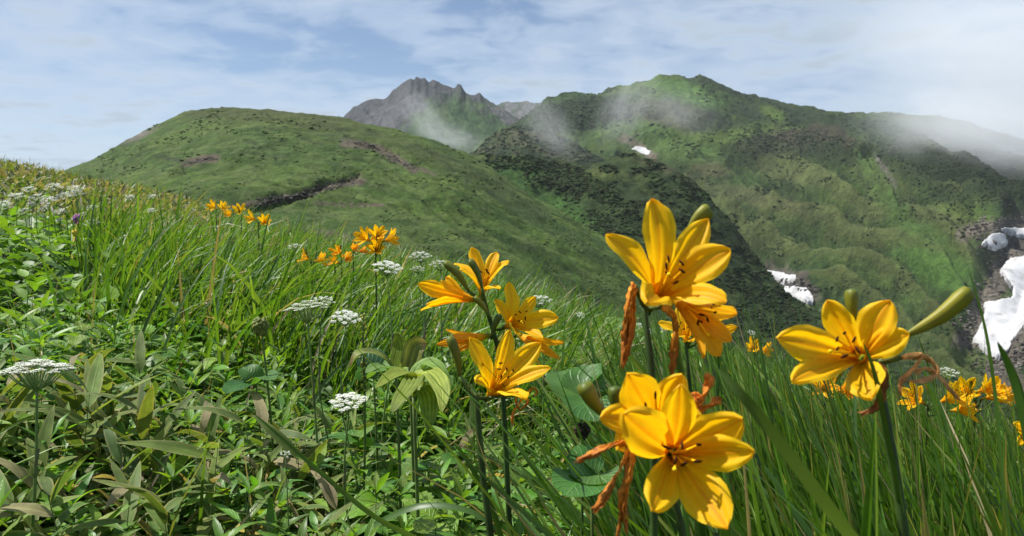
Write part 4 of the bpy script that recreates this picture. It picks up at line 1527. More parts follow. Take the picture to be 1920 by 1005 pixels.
for hub, lv, lab in [
        ((1090, 745, 1.02), [([(1075, 712, 1.05), (1055, 695, 1.08)], .040, DG, {}), ([(1105, 715, 1.03), (1128, 700, 1.02)], .034, DG, {}), ([(1100, 760, .98), (1118, 790, .95)], .030, DG, {})], 'big dark rounded leaves behind the green bud of the low lily'),
        ((1110, 900, .80), [([(1090, 875, .80), (1062, 862, .80)], .030, DG, {}), ([(1120, 890, .78), (1142, 905, .76)], .030, DG, {}), ([(1085, 905, .76), (1060, 930, .74)], .028, DG, {})], 'round leaves under the trailing orange withered flower'),
        ((480, 720, 1.55), [([(470, 700, 1.55), (455, 688, 1.56)], .024, DG, {}), ([(497, 704, 1.52), (515, 712, 1.48)], .022, DG, {}), ([(450, 722, 1.5), (425, 738, 1.46)], .026, DG, {})], 'round leaves with a folded edge below the round seed head'),
        ((700, 705, 1.62), [([(690, 680, 1.62), (672, 668, 1.62)], .045, (.045, .11, .04), {}), ([(715, 690, 1.6), (735, 690, 1.58)], .036, DG, {})], 'grey green round leaves behind the hellebore')]:
    path_plant('round_leaf_plant', lab, 'plant', hub, lv, M_LEAF, stem_r=.003, prof=PR_ROUND, cup=.18, wave=.06, nl=12)
# -------------------------------------------------- leaf mass under and beyond the single plants
def leaf_mass(name, label, cat, r, base, hmin, hmax, size, palette, shape='lance', pitch=(-.3, .9), mat=None, dry=0.0):
    n = len(base)
    tt = np.array([0, .33, .66, 1.0]); ww = {'lance': [.25, 1, .75, .03], 'ovate': [.55, 1, .7, .03], 'blade': [.6, .9, .6, .05]}[shape]
    asp = {'lance': .15, 'ovate': .30, 'blade': .038}[shape]
    T = []
    for t, w in zip(tt, ww):
        for s in (-1, 0, 1):
            T.append((s * w * asp, t, abs(s) * .05 - .28 * t * t + (.0)))
    T = np.array(T)
    F0 = grid_faces(4, 3)
    yaw = r.uniform(0, 6.283, n); pit = r.uniform(*pitch, n); rol = r.normal(0, .4, n)
    s = size * np.exp(r.normal(0, .3, n))
    cz, sz = np.cos(yaw), np.sin(yaw); cx, sx = np.cos(pit), np.sin(pit); cy, sy = np.cos(rol), np.sin(rol)
    Z0 = np.zeros(n); O = np.ones(n)
    Rx = np.stack([O, Z0, Z0, Z0, cx, -sx, Z0, sx, cx], -1).reshape(n, 3, 3)
    Ry = np.stack([cy, Z0, sy, Z0, O, Z0, -sy, Z0, cy], -1).reshape(n, 3, 3)
    Rz = np.stack([cz, -sz, Z0, sz, cz, Z0, Z0, Z0, O], -1).reshape(n, 3, 3)
    R = Rz @ Rx @ Ry
    V = np.einsum('nij,kj->nki', R, T) * s[:, None, None]
    b = base.copy()
    b[:, 2] += r.uniform(hmin, hmax, n)
    V = V + b[:, None, :]
    F = (F0[None] + (np.arange(n) * 12)[:, None, None]).reshape(-1, 4)
    pal = np.array(palette)
    c = pal[r.integers(0, len(pal), n)] * (.7 + .6 * r.random(n))[:, None]
    d = r.random(n) < dry
    c[d] = np.array([(.25, .215, .14)]) * (.7 + .6 * r.random(d.sum()))[:, None]
    C = np.repeat(c[:, None], 12, 1)
    me = quads_mesh(name, V.reshape(-1, 3), F, col=C.reshape(-1, 3))
    add(name, me, mat or M_HERB, kind='stuff', label=label, category=cat)


HB = [(.090, .205, .022), (.075, .175, .020), (.120, .235, .026), (.145, .260, .030), (.055, .135, .018)]
R2 = np.random.default_rng(202)
b = ground_pts(14000, R2, -2.2, 1.2, .75, 2.8, lambda x, y, qx, qy: sstep(1420, 1150, qx) * .9)
leaf_mass('undergrowth', 'low mass of green leaves under the foreground herbs', 'leaves', R2, b, .01, .085, .055, HB, 'lance', dry=.02)
b = ground_pts(3600, R2, -2.6, 1.2, 1.2, 3.2, lambda x, y, qx, qy: sstep(1400, 1150, qx) * .9)
leaf_mass('herb_layer', 'broad leaves filling the gaps between the herbs', 'leaves', R2, b, .02, .10, .05, HB, 'ovate')
# beyond: leafy slope right of the hill, herbs on the left bank
b = ground_pts(26000, R2, -.4, 5.0, 2.4, 8.4, lambda x, y, qx, qy: sstep(920, 1080, qx) * (.35 + .65 * sstep(1450, 1300, qx)))
leaf_mass('slope_herbs', 'bright leafy herbs along the slope edge behind the lilies', 'leaves', R2, b, .08, .30, .058, [(.095, .205, .024), (.125, .245, .03), (.07, .16, .022)], 'ovate')
b = ground_pts(30000, R2, -6, .5, 2.3, 8, lambda x, y, qx, qy: np.maximum(sstep(220, 60, qx), .30))
leaf_mass('bank_herbs', 'yellow green leafy herbs on the left bank', 'leaves', R2, b, .05, .28, .055, [(.11, .225, .024), (.145, .265, .03), (.075, .165, .022)], 'ovate')
b = ground_pts(80000, R2, -12, -.8, 5.2, 13, lambda x, y, qx, qy: sstep(430, 330, qx) * sstep(5.6, 7, np.hypot(x, y)) * sstep(.30, .55, fbm(x * .6, y * .6, 12, 3) + .18 * sstep(7, 10, np.hypot(x, y))))
leaf_mass('bamboo_thicket', 'olive and straw coloured bamboo thicket along the top of the left bank', 'bamboo', R2, b, .04, .30, .085, [(.115, .140, .050), (.085, .120, .036), (.16, .155, .075), (.20, .18, .11), (.075, .115, .032), (.10, .14, .04)], 'lance', pitch=(.2, 1.4), dry=.30)
# dry straw lying in the front
b = ground_pts(1000, R2, -1.5, .5, 1.0, 1.9, lambda x, y, qx, qy: sstep(1100, 900, qx) * (.06 + sstep(.52, .62, fbm(x * 3.2, y * 3.2, 13, 3))))
leaf_mass('dry_litter', 'dry straw coloured leaf blades tangled among the herbs', 'straw', R2, b, .04, .16, .11, [(.34, .28, .17), (.26, .21, .12), (.42, .36, .25)], 'blade', pitch=(-.4, 1.2))

# -------------------------------------------------- lilies
YEL = np.array([0.93, 0.555, 0.007]); YEL2 = np.array([0.95, 0.67, 0.018]); ORA = np.array([0.90, 0.40, 0.005])
OLDO = np.array([0.80, 0.33, 0.025])


def petal(B, ax, T, hw, age=0.0, recurve=.25, seed=0, off=(0, 0, 0), parent=None, tube=.0055, nl=18, nw=14):
    """one tepal from the tube base B, leaving along the flower's axis and flaring to its tip T"""
    rr = random.Random(seed)
    LT = (T - B).length
    rad = (T - B) - ax * (T - B).dot(ax)
    if rad.length < LT * .08:
        rad = ax.cross(Vector((1, 0, .3)))
    rad.normalize()
    P0 = B + rad * tube * .5
    P1 = B + ax * LT * .40 + rad * tube
    dirn = (T - B).normalized()
    P2 = T - dirn * LT * .30 + ax * LT * recurve
    cv = bez(P0, P1, P2, T, nl)
    wd = ax.cross(rad).normalized()
    V = []; C = []
    for i in range(nl):
        t = i / (nl - 1)
        tg = (cv[min(i + 1, nl - 1)] - cv[max(i - 1, 0)]).normalized()
        nm = wd.cross(tg)
        if nm.dot(ax) < 0 and t < .4:
            nm = -nm
        if i and nm.dot(last) < 0:
            nm = -nm
        last = nm
        w = hw * float(np.interp(t, [0, .12, .3, .5, .66, .82, .93, .98, 1], [.26, .33, .58, .90, 1.0, .76, .43, .20, .03]))
        for j in range(nw + 1):
            s = -1 + 2 * j / nw
            cup = (.42 - .30 * t) * s * s * w
            groove = -.22 * hw * math.exp(-(s / .22) ** 2) * min(1, t * 3) * (1 - t * .5)
            side = .16 * hw * math.cos(s * 9.4) * min(1, t * 3) * (1 - .5 * t)
            ruf = .16 * hw * math.sin(t * 15 + seed * 1.7 + (2 if s > 0 else 0)) * s * s * s * s * (1 if s > 0 else -1) * t
            p = cv[i] + wd * (s * w) + nm * (cup + groove + side + ruf)
            V.append(tuple(p))
            c = YEL.copy()
            c = c * (1 - .55 * max(0, 1 - t / .40)) + ORA * .55 * max(0, 1 - t / .40)
            e = sstep(.55, 1.0, abs(s))
            c = c * (1 - .5 * e) + YEL2 * .5 * e
            vein = .5 + .5 * math.cos(s * 18.8)
            c = c * (1 - np.array([.05, .22, .2]) * vein * (1 - abs(s)) * min(1, 2 * t))
            c = c * (1 - np.array([.06, .30, .3]) * math.exp(-(s / .13) ** 2) * min(1, 2 * t) * (1 - .4 * t))
            if age > 0:
                a = min(1, age * (.5 + .9 * t))
                c = c * (1 - a) + OLDO * a
            C.append(c)
    m = MB()
    m.add(V, grid_faces(nl, nw + 1), np.array(C))
    return m.build('petal', M_PETAL, parent, off)


def stamen(B, ax, tip, off, parent, name='stamen', dark=True, seed=0):
    m = MB()
    q = B + (tip - B) * .45 + ax * (tip - B).length * .10
    pts = smooth_path([B, q, tip], 8)
    ca = np.array([YEL * 1.0] * 8)
    m.tube(pts, [.0009] * 4 + [.0008, .0007, .0006, .0006], ca, 5)
    if dark:
        rr = random.Random(seed)
        dv = Vector((rr.uniform(-1, 1), rr.uniform(-1, 1), rr.uniform(-.2, 1))).normalized()
        a = [tip - dv * .0026, tip - dv * .0014, tip, tip + dv * .0014, tip + dv * .0026]
        m.tube(a, [.0003, .0008, .0009, .0008, .0003], (.040, .012, .004), 6)
    else:
        m.tube([tip, tip + ax * .0015], [.0013, .0011], YEL2, 6)
    return m.build(name, M_STAMEN, parent, off)


def flower(parent, off, B, M_, tips, hw, age=0.0, ped=None, seed=0, recurve=.25, stam=True, sw=1.0, flip=0):
    """B base of tube, M_ mouth centre; both world points; tips list of world points"""
    ax = (M_ - B).normalized()
    rr = random.Random(seed)
    m = MB()
    # green-yellow tube at the base and the pedicel that carries it
    Lm = (M_ - B).length
    tb = [B - ax * .006, B, B + ax * Lm * .22, B + ax * Lm * .45]
    cols = np.array([(.16, .22, .03), (.38, .33, .02), YEL * .9, YEL])
    m.tube(tb, [.0024, .0032, .0045, .0062], cols, 10, cap=False)
    if ped is not None:
        pp = smooth_path([ped, (ped + B) / 2 - Vector((0, 0, .002)), B - ax * .006], 6)
        m.tube(pp, [.0017] * 4 + [.002, .0024], (.085, .15, .025), 7)
    f = m.build('flower', M_PETAL, parent, off)
    for i, T in enumerate(tips):
        petal(B, ax, T, hw * (1.0 if (i + flip) % 2 == 0 else .76) * rr.uniform(.95, 1.05), age, recurve * rr.uniform(.8, 1.2), seed * 7 + i, off, f)
    if stam:
        bb = B + ax * Lm * .25
        u = ax.cross(Vector((0, 0, 1)))
        if u.length < .2:
            u = ax.cross(Vector((1, 0, 0)))
        u.normalize(); w = u.cross(ax).normalized()
        for k in range(6):
            an = k * 6.283 / 6 + .4
            tip = B + ax * Lm * (.88 + .14 * rr.random()) * sw + (u * math.cos(an) + w * math.sin(an)) * .0085 * rr.uniform(.6, 1.2) + Vector((0, 0, .003))
            stamen(bb, ax, tip, off, f, seed=seed * 11 + k)
        stamen(bb, ax, B + ax * Lm * 1.15 * sw + u * .006 - Vector((0, 0, .004)), off, f, 'pistil', False)
    return f


def bud(parent, off, p0, p1, r, ped=None, bow=.05, seed=0, ripe=.4, label=None):
    m = MB()
    d = p1 - p0
    sd_ = d.cross(Vector((0, 1, .2))).normalized()
    mid = (p0 + p1) / 2 + sd_ * d.length * bow
    pts = smooth_path([p0, mid, p1], 14)
    prof = np.interp(np.linspace(0, 1, 14), [0, .1, .3, .55, .78, .92, .975, 1], [.30, .38, .62, .88, 1, .82, .45, .12])
    g = np.array([.062, .105, .012]); yv = np.array([.34, .28, .010])
    cols = np.array([g * (1 - ripe * k) + yv * ripe * k for k in np.interp(np.linspace(0, 1, 14), [0, .3, .75, .95, 1], [.5, 1, 1, .5, 0])])
    # three-ridged bud
    V0 = m.n
    m.tube(pts, [r * x for x in prof], cols, 12)
    V = m.v[-1]
    for i in range(14):
        for k in range(12):
            c_ = np.array(pts[i])
            V[i * 12 + k] = c_ + (V[i * 12 + k] - c_) * (1 + .10 * math.cos(3 * 2 * math.pi * k / 12 + .6))
    if ped is not None:
        m.tube(smooth_path([ped, (ped + p0) / 2 - Vector((0, 0, .002)), p0], 5), [.0016, .0017, .0018, .002, r * .38], (.085, .15, .025), 7)
    o = m.build('bud', M_BUD, parent, off)
    return o


def withered(parent, off, paths, rad, seed=0, col=OLDO, ped=None, col2=(.34, .11, .02)):
    """shrivelled flower: crumpled twisted strands hanging from one point"""
    m = MB()
    rr = random.Random(seed)
    ext = []
    for pth in paths:
        ext.append((pth, 1.0))
        for _ in range(2):
            ext.append(([p + Vector((rr.uniform(-1, 1), rr.uniform(-1, 1), rr.uniform(-.6, .6))) * rad * 1.1 * (.3 + i) / len(pth) for i, p in enumerate(pth)], .7))
    for k, (pth, rs) in enumerate(ext):
        n = 22
        pts = smooth_path(pth, n)
        L_ = (pts[-1] - pts[0]).length
        pts = [p + Vector((rr.uniform(-1, 1), rr.uniform(-1, 1), rr.uniform(-1, 1))) * .012 * L_ for p in pts]
        prof = np.interp(np.linspace(0, 1, n), [0, .12, .4, .7, .9, 1], [.5, 1, .85, .9, .55, .15])
        c = np.array([np.array(col) * (1 - u) + np.array(col2) * u for u in np.clip(np.linspace(-.1, 1.1, n) + np.array([rr.uniform(-.25, .25) for _ in range(n)]), 0, 1)])
        m.tube(pts, [rad * 1.05 * rs * x for x in prof], c, 8, wob=.22, flat=.22, seed=seed + k, twist=rr.uniform(2.5, 6) * rr.choice((-1, 1)))
    if ped is not None:
        m.tube(smooth_path([ped, paths[0][0]], 4), [.0017] * 4, (.12, .15, .03), 6)
    return m.build('withered_flower', M_WITHER, parent, off)


def lily_plant(label, stem, r0=.0034, r1=.0026, group=None, name='yellow_lily'):
    """stem: world points from the top down; carried on to the ground"""
    last = stem[-1]
    d = (stem[-1] - stem[-2]).normalized()
    gz = Gf(last.x, last.y)
    h = last.z - gz
    foot = Vector((last.x + d.x / max(.4, abs(d.z)) * h * .6, last.y + d.y / max(.4, abs(d.z)) * h * .3, 0))
    foot.z = Gf(foot.x, foot.y)
    t = thing(name, label, 'lily', foot, group)
    off = tuple(foot)
    m = MB()
    ft = foot - Vector((0, 0, .03))
    sg = max(.03, (stem[-1] - stem[-2]).length)
    ex = []
    tot = (ft - last).length
    dd = sg * 1.5
    while dd < tot - sg:
        ex.append(last.lerp(ft, dd / tot)); dd += sg * 1.5
    pts = smooth_path(list(stem) + ex + [ft], 40)
    m.tube(pts, list(np.interp(np.arange(40), [0, 1.5, 5, 39], [.0014, r1 * .75, r1, r0])), np.array([np.array((.036, .070, .014)) * (1 + .25 * math.sin(i * 1.1)) for i in range(40)]), 9)
    m.build('stem', M_STEM, t, off)
    # strap leaves rising from the foot
    for k in range(5):
        n = 1
        base = np.array([[foot.x + RP.uniform(-.02, .02), foot.y + RP.uniform(-.005, .035), foot.z - .01]])
        V, F, C = blades(base, np.array([RP.uniform(-.6, 3.7)]), np.array([RP.uniform(.1, .3)]), np.array([RP.uniform(.5, 1.5)]), np.array([RP.uniform(.3, .46)]),
                         np.array([.0062]), np.array([RP.uniform(-.8, .8)]), np.array([(.050, .115, .018)]), 10, True)
        add('leaf', quads_mesh('leaf', V - np.array(off), F, col=C), M_GRASS, t)
    return t, off


def Q(d, *a):
    """pixel triples (px, py, depth offset) -> world points"""
    return [P(x, y, d + (z[0] if z else 0)) for x, y, *z in a]


# --- A: tall lily, upper flower
dA = .50
tA, oA = lily_plant('tallest lily, one open bloom above two drooping orange withered flowers', Q(dA, (1207, 572, .016), (1213, 620, .014), (1221, 690, .013), (1224, 760, .014), (1226, 860, .016)))
flower(tA, oA, *Q(dA, (1226, 566, .022), (1264, 512, -.012)), Q(dA, (1222, 372, .006), (1327, 410, .010), (1369, 468, -.008), (1362, 566, -.026), (1214, 566, -.046), (1136, 440, -.006)), .0128,
       ped=P(1207, 574, dA + .016), seed=1, recurve=.20)
flower(tA, oA, *Q(dA, (1262, 556, .020), (1325, 606, .004)), Q(dA, (1320, 672, -.012), (1352, 574, -.004), (1382, 588, .012), (1372, 640, .008), (1350, 668, .012), (1338, 612, .03)), .0085, age=.45,
       ped=P(1210, 580, dA + .016), seed=2, recurve=.12)
bud(tA, oA, *Q(dA, (1292, 428, .020), (1332, 391, .020)), .0056, ped=P(1215, 590, dA + .03), seed=3, ripe=.45)
withered(tA, oA, [Q(dA, (1190, 536, .006), (1182, 545, 0), (1178, 590, 0), (1174, 640, 0), (1166, 690, .004)), Q(dA, (1188, 538, .006), (1186, 580, .002), (1180, 640, .002), (1170, 670, 0)),
                  Q(dA, (1192, 540, .006), (1180, 560, -.002), (1172, 620, .0), (1176, 660, .0))], .0030, 4, ped=P(1207, 574, dA + .016))
withered(tA, oA, [Q(dA, (1243, 574, 0), (1262, 592, 0), (1268, 625, 0), (1262, 670, 0), (1256, 702, 0)), Q(dA, (1245, 576, 0), (1268, 604, .002), (1266, 650, .002), (1264, 690, 0))], .0027, 5, ped=P(1210, 580, dA + .016))

# --- B: low lily with two blooms, nearest
dB = .42
tB, oB = lily_plant('low lily with two wide open blooms one in front of the other', Q(dB, (1240, 852, .046), (1262, 930, .046), (1280, 1000, .047), (1290, 1100, .05)))
flower(tB, oB, *Q(dB, (1258, 848, .042), (1282, 864, -.004)), Q(dB, (1276, 722, .004), (1170, 776, -.004), (1222, 958, -.014), (1364, 990, -.016), (1413, 846, -.010), (1392, 786, .000)), .0138,
       ped=P(1240, 856, dB + .046), seed=11, recurve=.10, flip=1)
flower(tB, oB, *Q(dB, (1232, 800, .070), (1232, 778, .030)), Q(dB, (1176, 702, .038), (1278, 703, .040), (1318, 790, .040), (1250, 850, .03), (1160, 842, .03), (1127, 782, .034)), .0135,
       ped=P(1240, 856, dB + .050), seed=12, recurve=.10)
bud(tB, oB, *Q(dB, (1136, 782, .05), (1093, 718, .045)), .0056, ped=P(1236, 852, dB + .055), seed=13, ripe=.35)
bud(tB, oB, *Q(dB, (1165, 780, .075), (1152, 724, .075)), .0050, ped=P(1236, 852, dB + .06), seed=14, ripe=.1)
withered(tB, oB, [Q(dB, (1186, 828, .02), (1172, 862, .016), (1150, 900, .014), (1128, 935, .014), (1112, 962, .014)), Q(dB, (1190, 830, .02), (1180, 880, .014), (1168, 920, .012), (1163, 960, .012), (1160, 1010, .014)),
                  Q(dB, (1182, 832, .02), (1160, 832, .016), (1120, 846, .014), (1082, 868, .014)), Q(dB, (1188, 840, .02), (1176, 900, .014), (1172, 950, .012), (1174, 1000, .014))], .0026, 15, col2=(.42, .15, .02), ped=P(1236, 852, dB + .05))
withered(tB, oB, [Q(dB, (1296, 775, .05), (1320, 740, .05), (1330, 715, .05), (1324, 700, .05)), Q(dB, (1300, 778, .05), (1335, 756, .05), (1352, 748, .05)), Q(dB, (1298, 776, .05), (1312, 752, .05), (1296, 738, .05))], .0036, 16, col=(.78, .30, .03), col2=(.70, .24, .03), ped=P(1242, 856, dB + .06))

# --- C: lily at the right with the long bud
dC = .48
tC, oC = lily_plant('single lily bloom with a long fat bud pointing up beside it', Q(dC, (1640, 676, .020), (1652, 735, .016), (1672, 850, .012), (1690, 960, .012), (1700, 1060, .014)), r0=.0038, r1=.0032)
flower(tC, oC, *Q(dC, (1618, 672, .030), (1583, 652, -.010)), Q(dC, (1458, 634, -.010), (1551, 563, .012), (1669, 563, .010), (1705, 624, .000), (1634, 746, -.020), (1485, 714, -.022)), .0128, ped=P(1640, 680, dC + .020), seed=21, recurve=.14)
bud(tC, oC, *Q(dC, (1700, 628, .022), (1822, 540, .016)), .0060, ped=P(1642, 684, dC + .024), bow=-.06, seed=22, ripe=.62)
bud(tC, oC, *Q(dC, (1606, 610, .03), (1597, 541, .03)), .0046, ped=P(1642, 690, dC + .03), seed=23, ripe=.35)
withered(tC, oC, [Q(dC, (1690, 670, .012), (1728, 664, .010), (1712, 690, .008), (1690, 715, .008), (1688, 748, .008)), Q(dC, (1690, 672, .012), (1735, 668, .012), (1762, 708, .010), (1800, 752, .010)),
                  Q(dC, (1690, 670, .012), (1738, 672, .012), (1758, 700, .010), (1726, 716, .008), (1694, 712, .008)), Q(dC, (1716, 700, .010), (1736, 690, .010), (1756, 704, .010))], .0019, 24, col=(.86, .46, .16), col2=(.62, .30, .12), ped=P(1642, 684, dC + .022))
withered(tC, oC, [Q(dC, (1646, 680, .016), (1658, 695, .010), (1654, 730, .008), (1640, 765, .008), (1612, 778, .010)), Q(dC, (1648, 682, .016), (1660, 710, .012), (1648, 760, .010), (1625, 770, .010))], .0026, 25, col=(.40, .15, .03), col2=(.22, .08, .025), ped=P(1642, 684, dC + .018))

# --- D: front lily of the middle pair
dD = .80
tD, oD = lily_plant('lily with one upturned bloom and curled orange withered threads below it', Q(dD, (893, 742, .012), (897, 800, .012), (906, 900, .012), (920, 1010, .012)), r0=.0046, r1=.0036)
flower(tD, oD, *Q(dD, (916, 744, .020), (950, 698, -.012)), Q(dD, (880, 632, .004), (956, 618, .016), (1014, 642, .012), (1033, 690, -.012), (988, 746, -.034), (892, 712, -.034)), .0130, ped=P(894, 744, dD + .012), seed=31, recurve=.12)
bud(tD, oD, *Q(dD, (862, 706, .012), (842, 630, .012)), .0056, ped=P(893, 748, dD + .012), bow=-.05, seed=32, ripe=.25)
withered(tD, oD, [Q(dD, (985, 738, -.01), (975, 755, -.01), (962, 775, -.01), (960, 800, -.01)), Q(dD, (985, 740, -.01), (1000, 728, -.01), (1008, 735, -.01), (1000, 742, -.01)), Q(dD, (980, 735, -.012), (990, 752, -.012), (978, 768, -.012)),
                  Q(dD, (984, 738, -.01), (968, 748, -.01), (976, 772, -.01))], .0016, 33, col=(.80, .34, .03), col2=(.55, .16, .02), ped=P(894, 748, dD + .012))

# --- E: rear lily of the middle pair, many blooms
dE = .90
tE, oE = lily_plant('many flowered lily stalk with four blooms and slim buds behind the upturned bloom', Q(dE, (904, 548, 0), (914, 585, 0), (926, 625, 0), (936, 670, .01), (944, 760, .02)), r0=.0046, r1=.0026)
flower(tE, oE, *Q(dE, (903, 552, .004), (908, 512, .000)), Q(dE, (884, 464, .012), (932, 473, .018), (954, 489, .004), (938, 541, -.016), (862, 505, -.010), (852, 494, .022)), .0118, ped=P(906, 556, dE), seed=41, recurve=.16)
flower(tE, oE, *Q(dE, (887, 562, .0), (842, 552, -.006)), Q(dE, (784, 532, .000), (789, 581, -.012), (836, 520, .022), (812, 548, .02), (800, 572, -.022), (826, 526, -.02)), .0105, ped=P(912, 575, dE), seed=42, recurve=.10, stam=False)
flower(tE, oE, *Q(dE, (950, 612, .012), (980, 598, -.012)), Q(dE, (954, 529, .010), (1004, 556, .020), (1047, 595, -.008), (1018, 634, -.030), (968, 626, -.034), (927, 562, -.012)), .0118, ped=P(924, 618, dE), seed=43, recurve=.10)
flower(tE, oE, *Q(dE, (912, 630, .0), (872, 638, -.004)), Q(dE, (836, 618, .0), (818, 646, .0), (848, 664, -.01), (838, 640, .015), (856, 656, .012), (846, 630, -.015)), .0070, age=.6, ped=P(928, 632, dE), seed=44, recurve=.06, stam=False)
flower(tE, oE, *Q(dE, (975, 630, .02), (1008, 645, .006)), Q(dE, (1057, 643, .0), (1050, 673, .0), (1012, 686, -.01), (1030, 652, .02), (1000, 660, -.02), (1024, 640, .02)), .0070, age=.4, ped=P(930, 640, dE + .005), seed=45, recurve=.06, stam=False)
for k, (a, b_, c_, rp) in enumerate([((878, 545, -.012), (832, 490, -.012), .0052, .3), ((904, 540, -.02), (880, 486, -.02), .0044, .15), ((915, 588, -.012), (888, 556, -.014), .0044, .45), ((921, 628, -.012), (938, 588, -.012), .0044, .05)]):
    bud(tE, oE, *Q(dE, a, b_), c_, ped=Q(dE, (908 + k * 6, 560 + k * 18, 0))[0], bow=-.06 if k < 3 else .04, seed=46 + k, ripe=rp)

# --- F: smaller lily behind the tall one
dF = .95
tF, oF = lily_plant('half hidden lily behind the tall one, blooms turned away beside white buds', Q(dF, (1286, 640, 0), (1290, 690, 0), (1296, 760, .01)), r1=.0026)
flower(tF, oF, *Q(dF, (1288, 638, 0), (1284, 612, -.01)), Q(dF, (1233, 606, -.005), (1272, 573, .01), (1306, 590, .015), (1318, 612, .0), (1300, 640, -.02), (1262, 632, -.025)), .0105, ped=P(1288, 644, dF), seed=51, recurve=.12)
flower(tF, oF, *Q(dF, (1318, 632, .01), (1345, 628, 0)), Q(dF, (1382, 612, 0), (1368, 640, 0), (1350, 606, .01), (1345, 650, 0), (1362, 628, .02), (1335, 640, -.02)), .007, age=.25, ped=P(1290, 652, dF), seed=52, recurve=.08)
bud(tF, oF, *Q(dF, (1296, 632, -.01), (1330, 610, -.012)), .004, ped=P(1289, 650, dF), seed=53, ripe=.1)


# --- generic lilies farther off
def far_lily(px, py, d, label, heads, seed, group=None, size=1.0, side=0.0):
    """heads: list of (dpx, dpy, heading in degrees: 0 = to the right, 90 = away, 270 = towards the camera, age)"""
    rr = random.Random(seed)
    top = P(px, py, d)
    gz = Gf(top.x, top.y)
    t, off = lily_plant(label, [top, top.lerp(Vector((top.x, top.y, gz)), .4)], r1=.0026, r0=.004, group=group)
    for k, (dx_, dy_, hd, age) in enumerate(heads):
        b0 = P(px + dx_, py + dy_, d + rr.uniform(-.03, .03))
        size_ = size * .85
        a = math.radians(hd)
        ax = Vector((math.cos(a), math.sin(a), rr.uniform(.25, .75))).normalized()
        u = ax.cross(Vector((0, 0, 1))).normalized(); w = u.cross(ax)
        tips = []
        for j in range(6):
            an = j * math.pi / 3 + rr.random() * .3
            tips.append(b0 + ax * .062 * size_ * rr.uniform(.85, 1.1) * (1 - .3 * age) + (u * math.cos(an) + w * math.sin(an)) * .046 * size_ * rr.uniform(.8, 1.1) * (1 - .5 * age))
        flower(t, off, b0, b0 + ax * .05 * size, tips, .012 * size * (1 - .35 * age), age=age, ped=top - Vector((0, 0, .012 * (k + 1))), seed=seed * 3 + k, recurve=.10, stam=age < .3)
    b0 = top + Vector((rr.uniform(-.02, .02), 0, .0))
    bud(t, off, b0, b0 + Vector((rr.uniform(-.03, .03), rr.uniform(-.02, .02), .05)), .005, ped=top - Vector((0, 0, .02)), seed=seed, ripe=.3)
    return t


far_lily(1740, 752, 1.75, 'lily with pale yellow blooms facing left in the right hand grass', [(-8, 4, 200, 0), (24, 2, 300, 0), (44, 18, 330, 0.1)], 61)
far_lily(1830, 742, 1.9, 'lily with clustered star blooms at the edge of the drop near the snowfield', [(-18, -4, 230, 0), (4, -8, 290, 0), (14, 6, 330, 0), (38, 8, 10, .6)], 62)
far_lily(1928, 815, 1.5, 'lily at the rim of the meadow by the stony bank, mostly hidden by blades', [(-6, -4, 250, 0), (10, -8, 300, 0)], 63)
far_lily(1415, 655, 3.0, 'small distant lily in the grass between the tall lily and the long bud', [(-6, 0, 260, .1), (8, 4, 310, .2)], 64)
far_lily(1548, 728, 1.9, 'lily hidden low in the grass under the single bloom', [(-4, 0, 250, .2), (22, 6, 300, .4), (50, 2, 280, .2)], 65)
far_lily(405, 395, 4.4, 'distant lily topmost on the bank, beside the end of the bamboo thicket', [(0, -4, 250, 0), (10, 0, 310, 0)], 66)
far_lily(433, 408, 4.6, 'distant lily with a single orange tinted head on the bank', [(0, -2, 260, .35)], 67)
far_lily(452, 404, 4.0, 'distant lily with one bright star bloom on the bank', [(0, -4, 270, 0)], 68)
far_lily(484, 414, 3.8, 'distant lily with wide blooms where the bank grass begins to fall', [(-4, -2, 240, 0), (10, 6, 300, 0)], 69)
far_lily(584, 488, 3.0, 'distant lily with a flat orange bloom by the bare earth scar', [(0, -2, 195, .35), (6, 2, 340, .4)], 70)
far_lily(640, 480, 3.2, 'distant lily with fading orange heads beside the earth scar', [(-2, -4, 250, .5), (8, 6, 300, .6), (-4, 14, 230, .4)], 71)
far_lily(662, 478, 3.4, 'distant lily with withered rust coloured heads', [(0, -8, 300, .85), (10, -6, 350, .9)], 72)
far_lily(704, 462, 2.6, 'distant lily with a tall bunch of golden blooms against the dome hill', [(-10, -10, 230, .05), (2, -14, 290, .1), (16, -10, 350, .2), (2, 10, 280, .05)], 73)


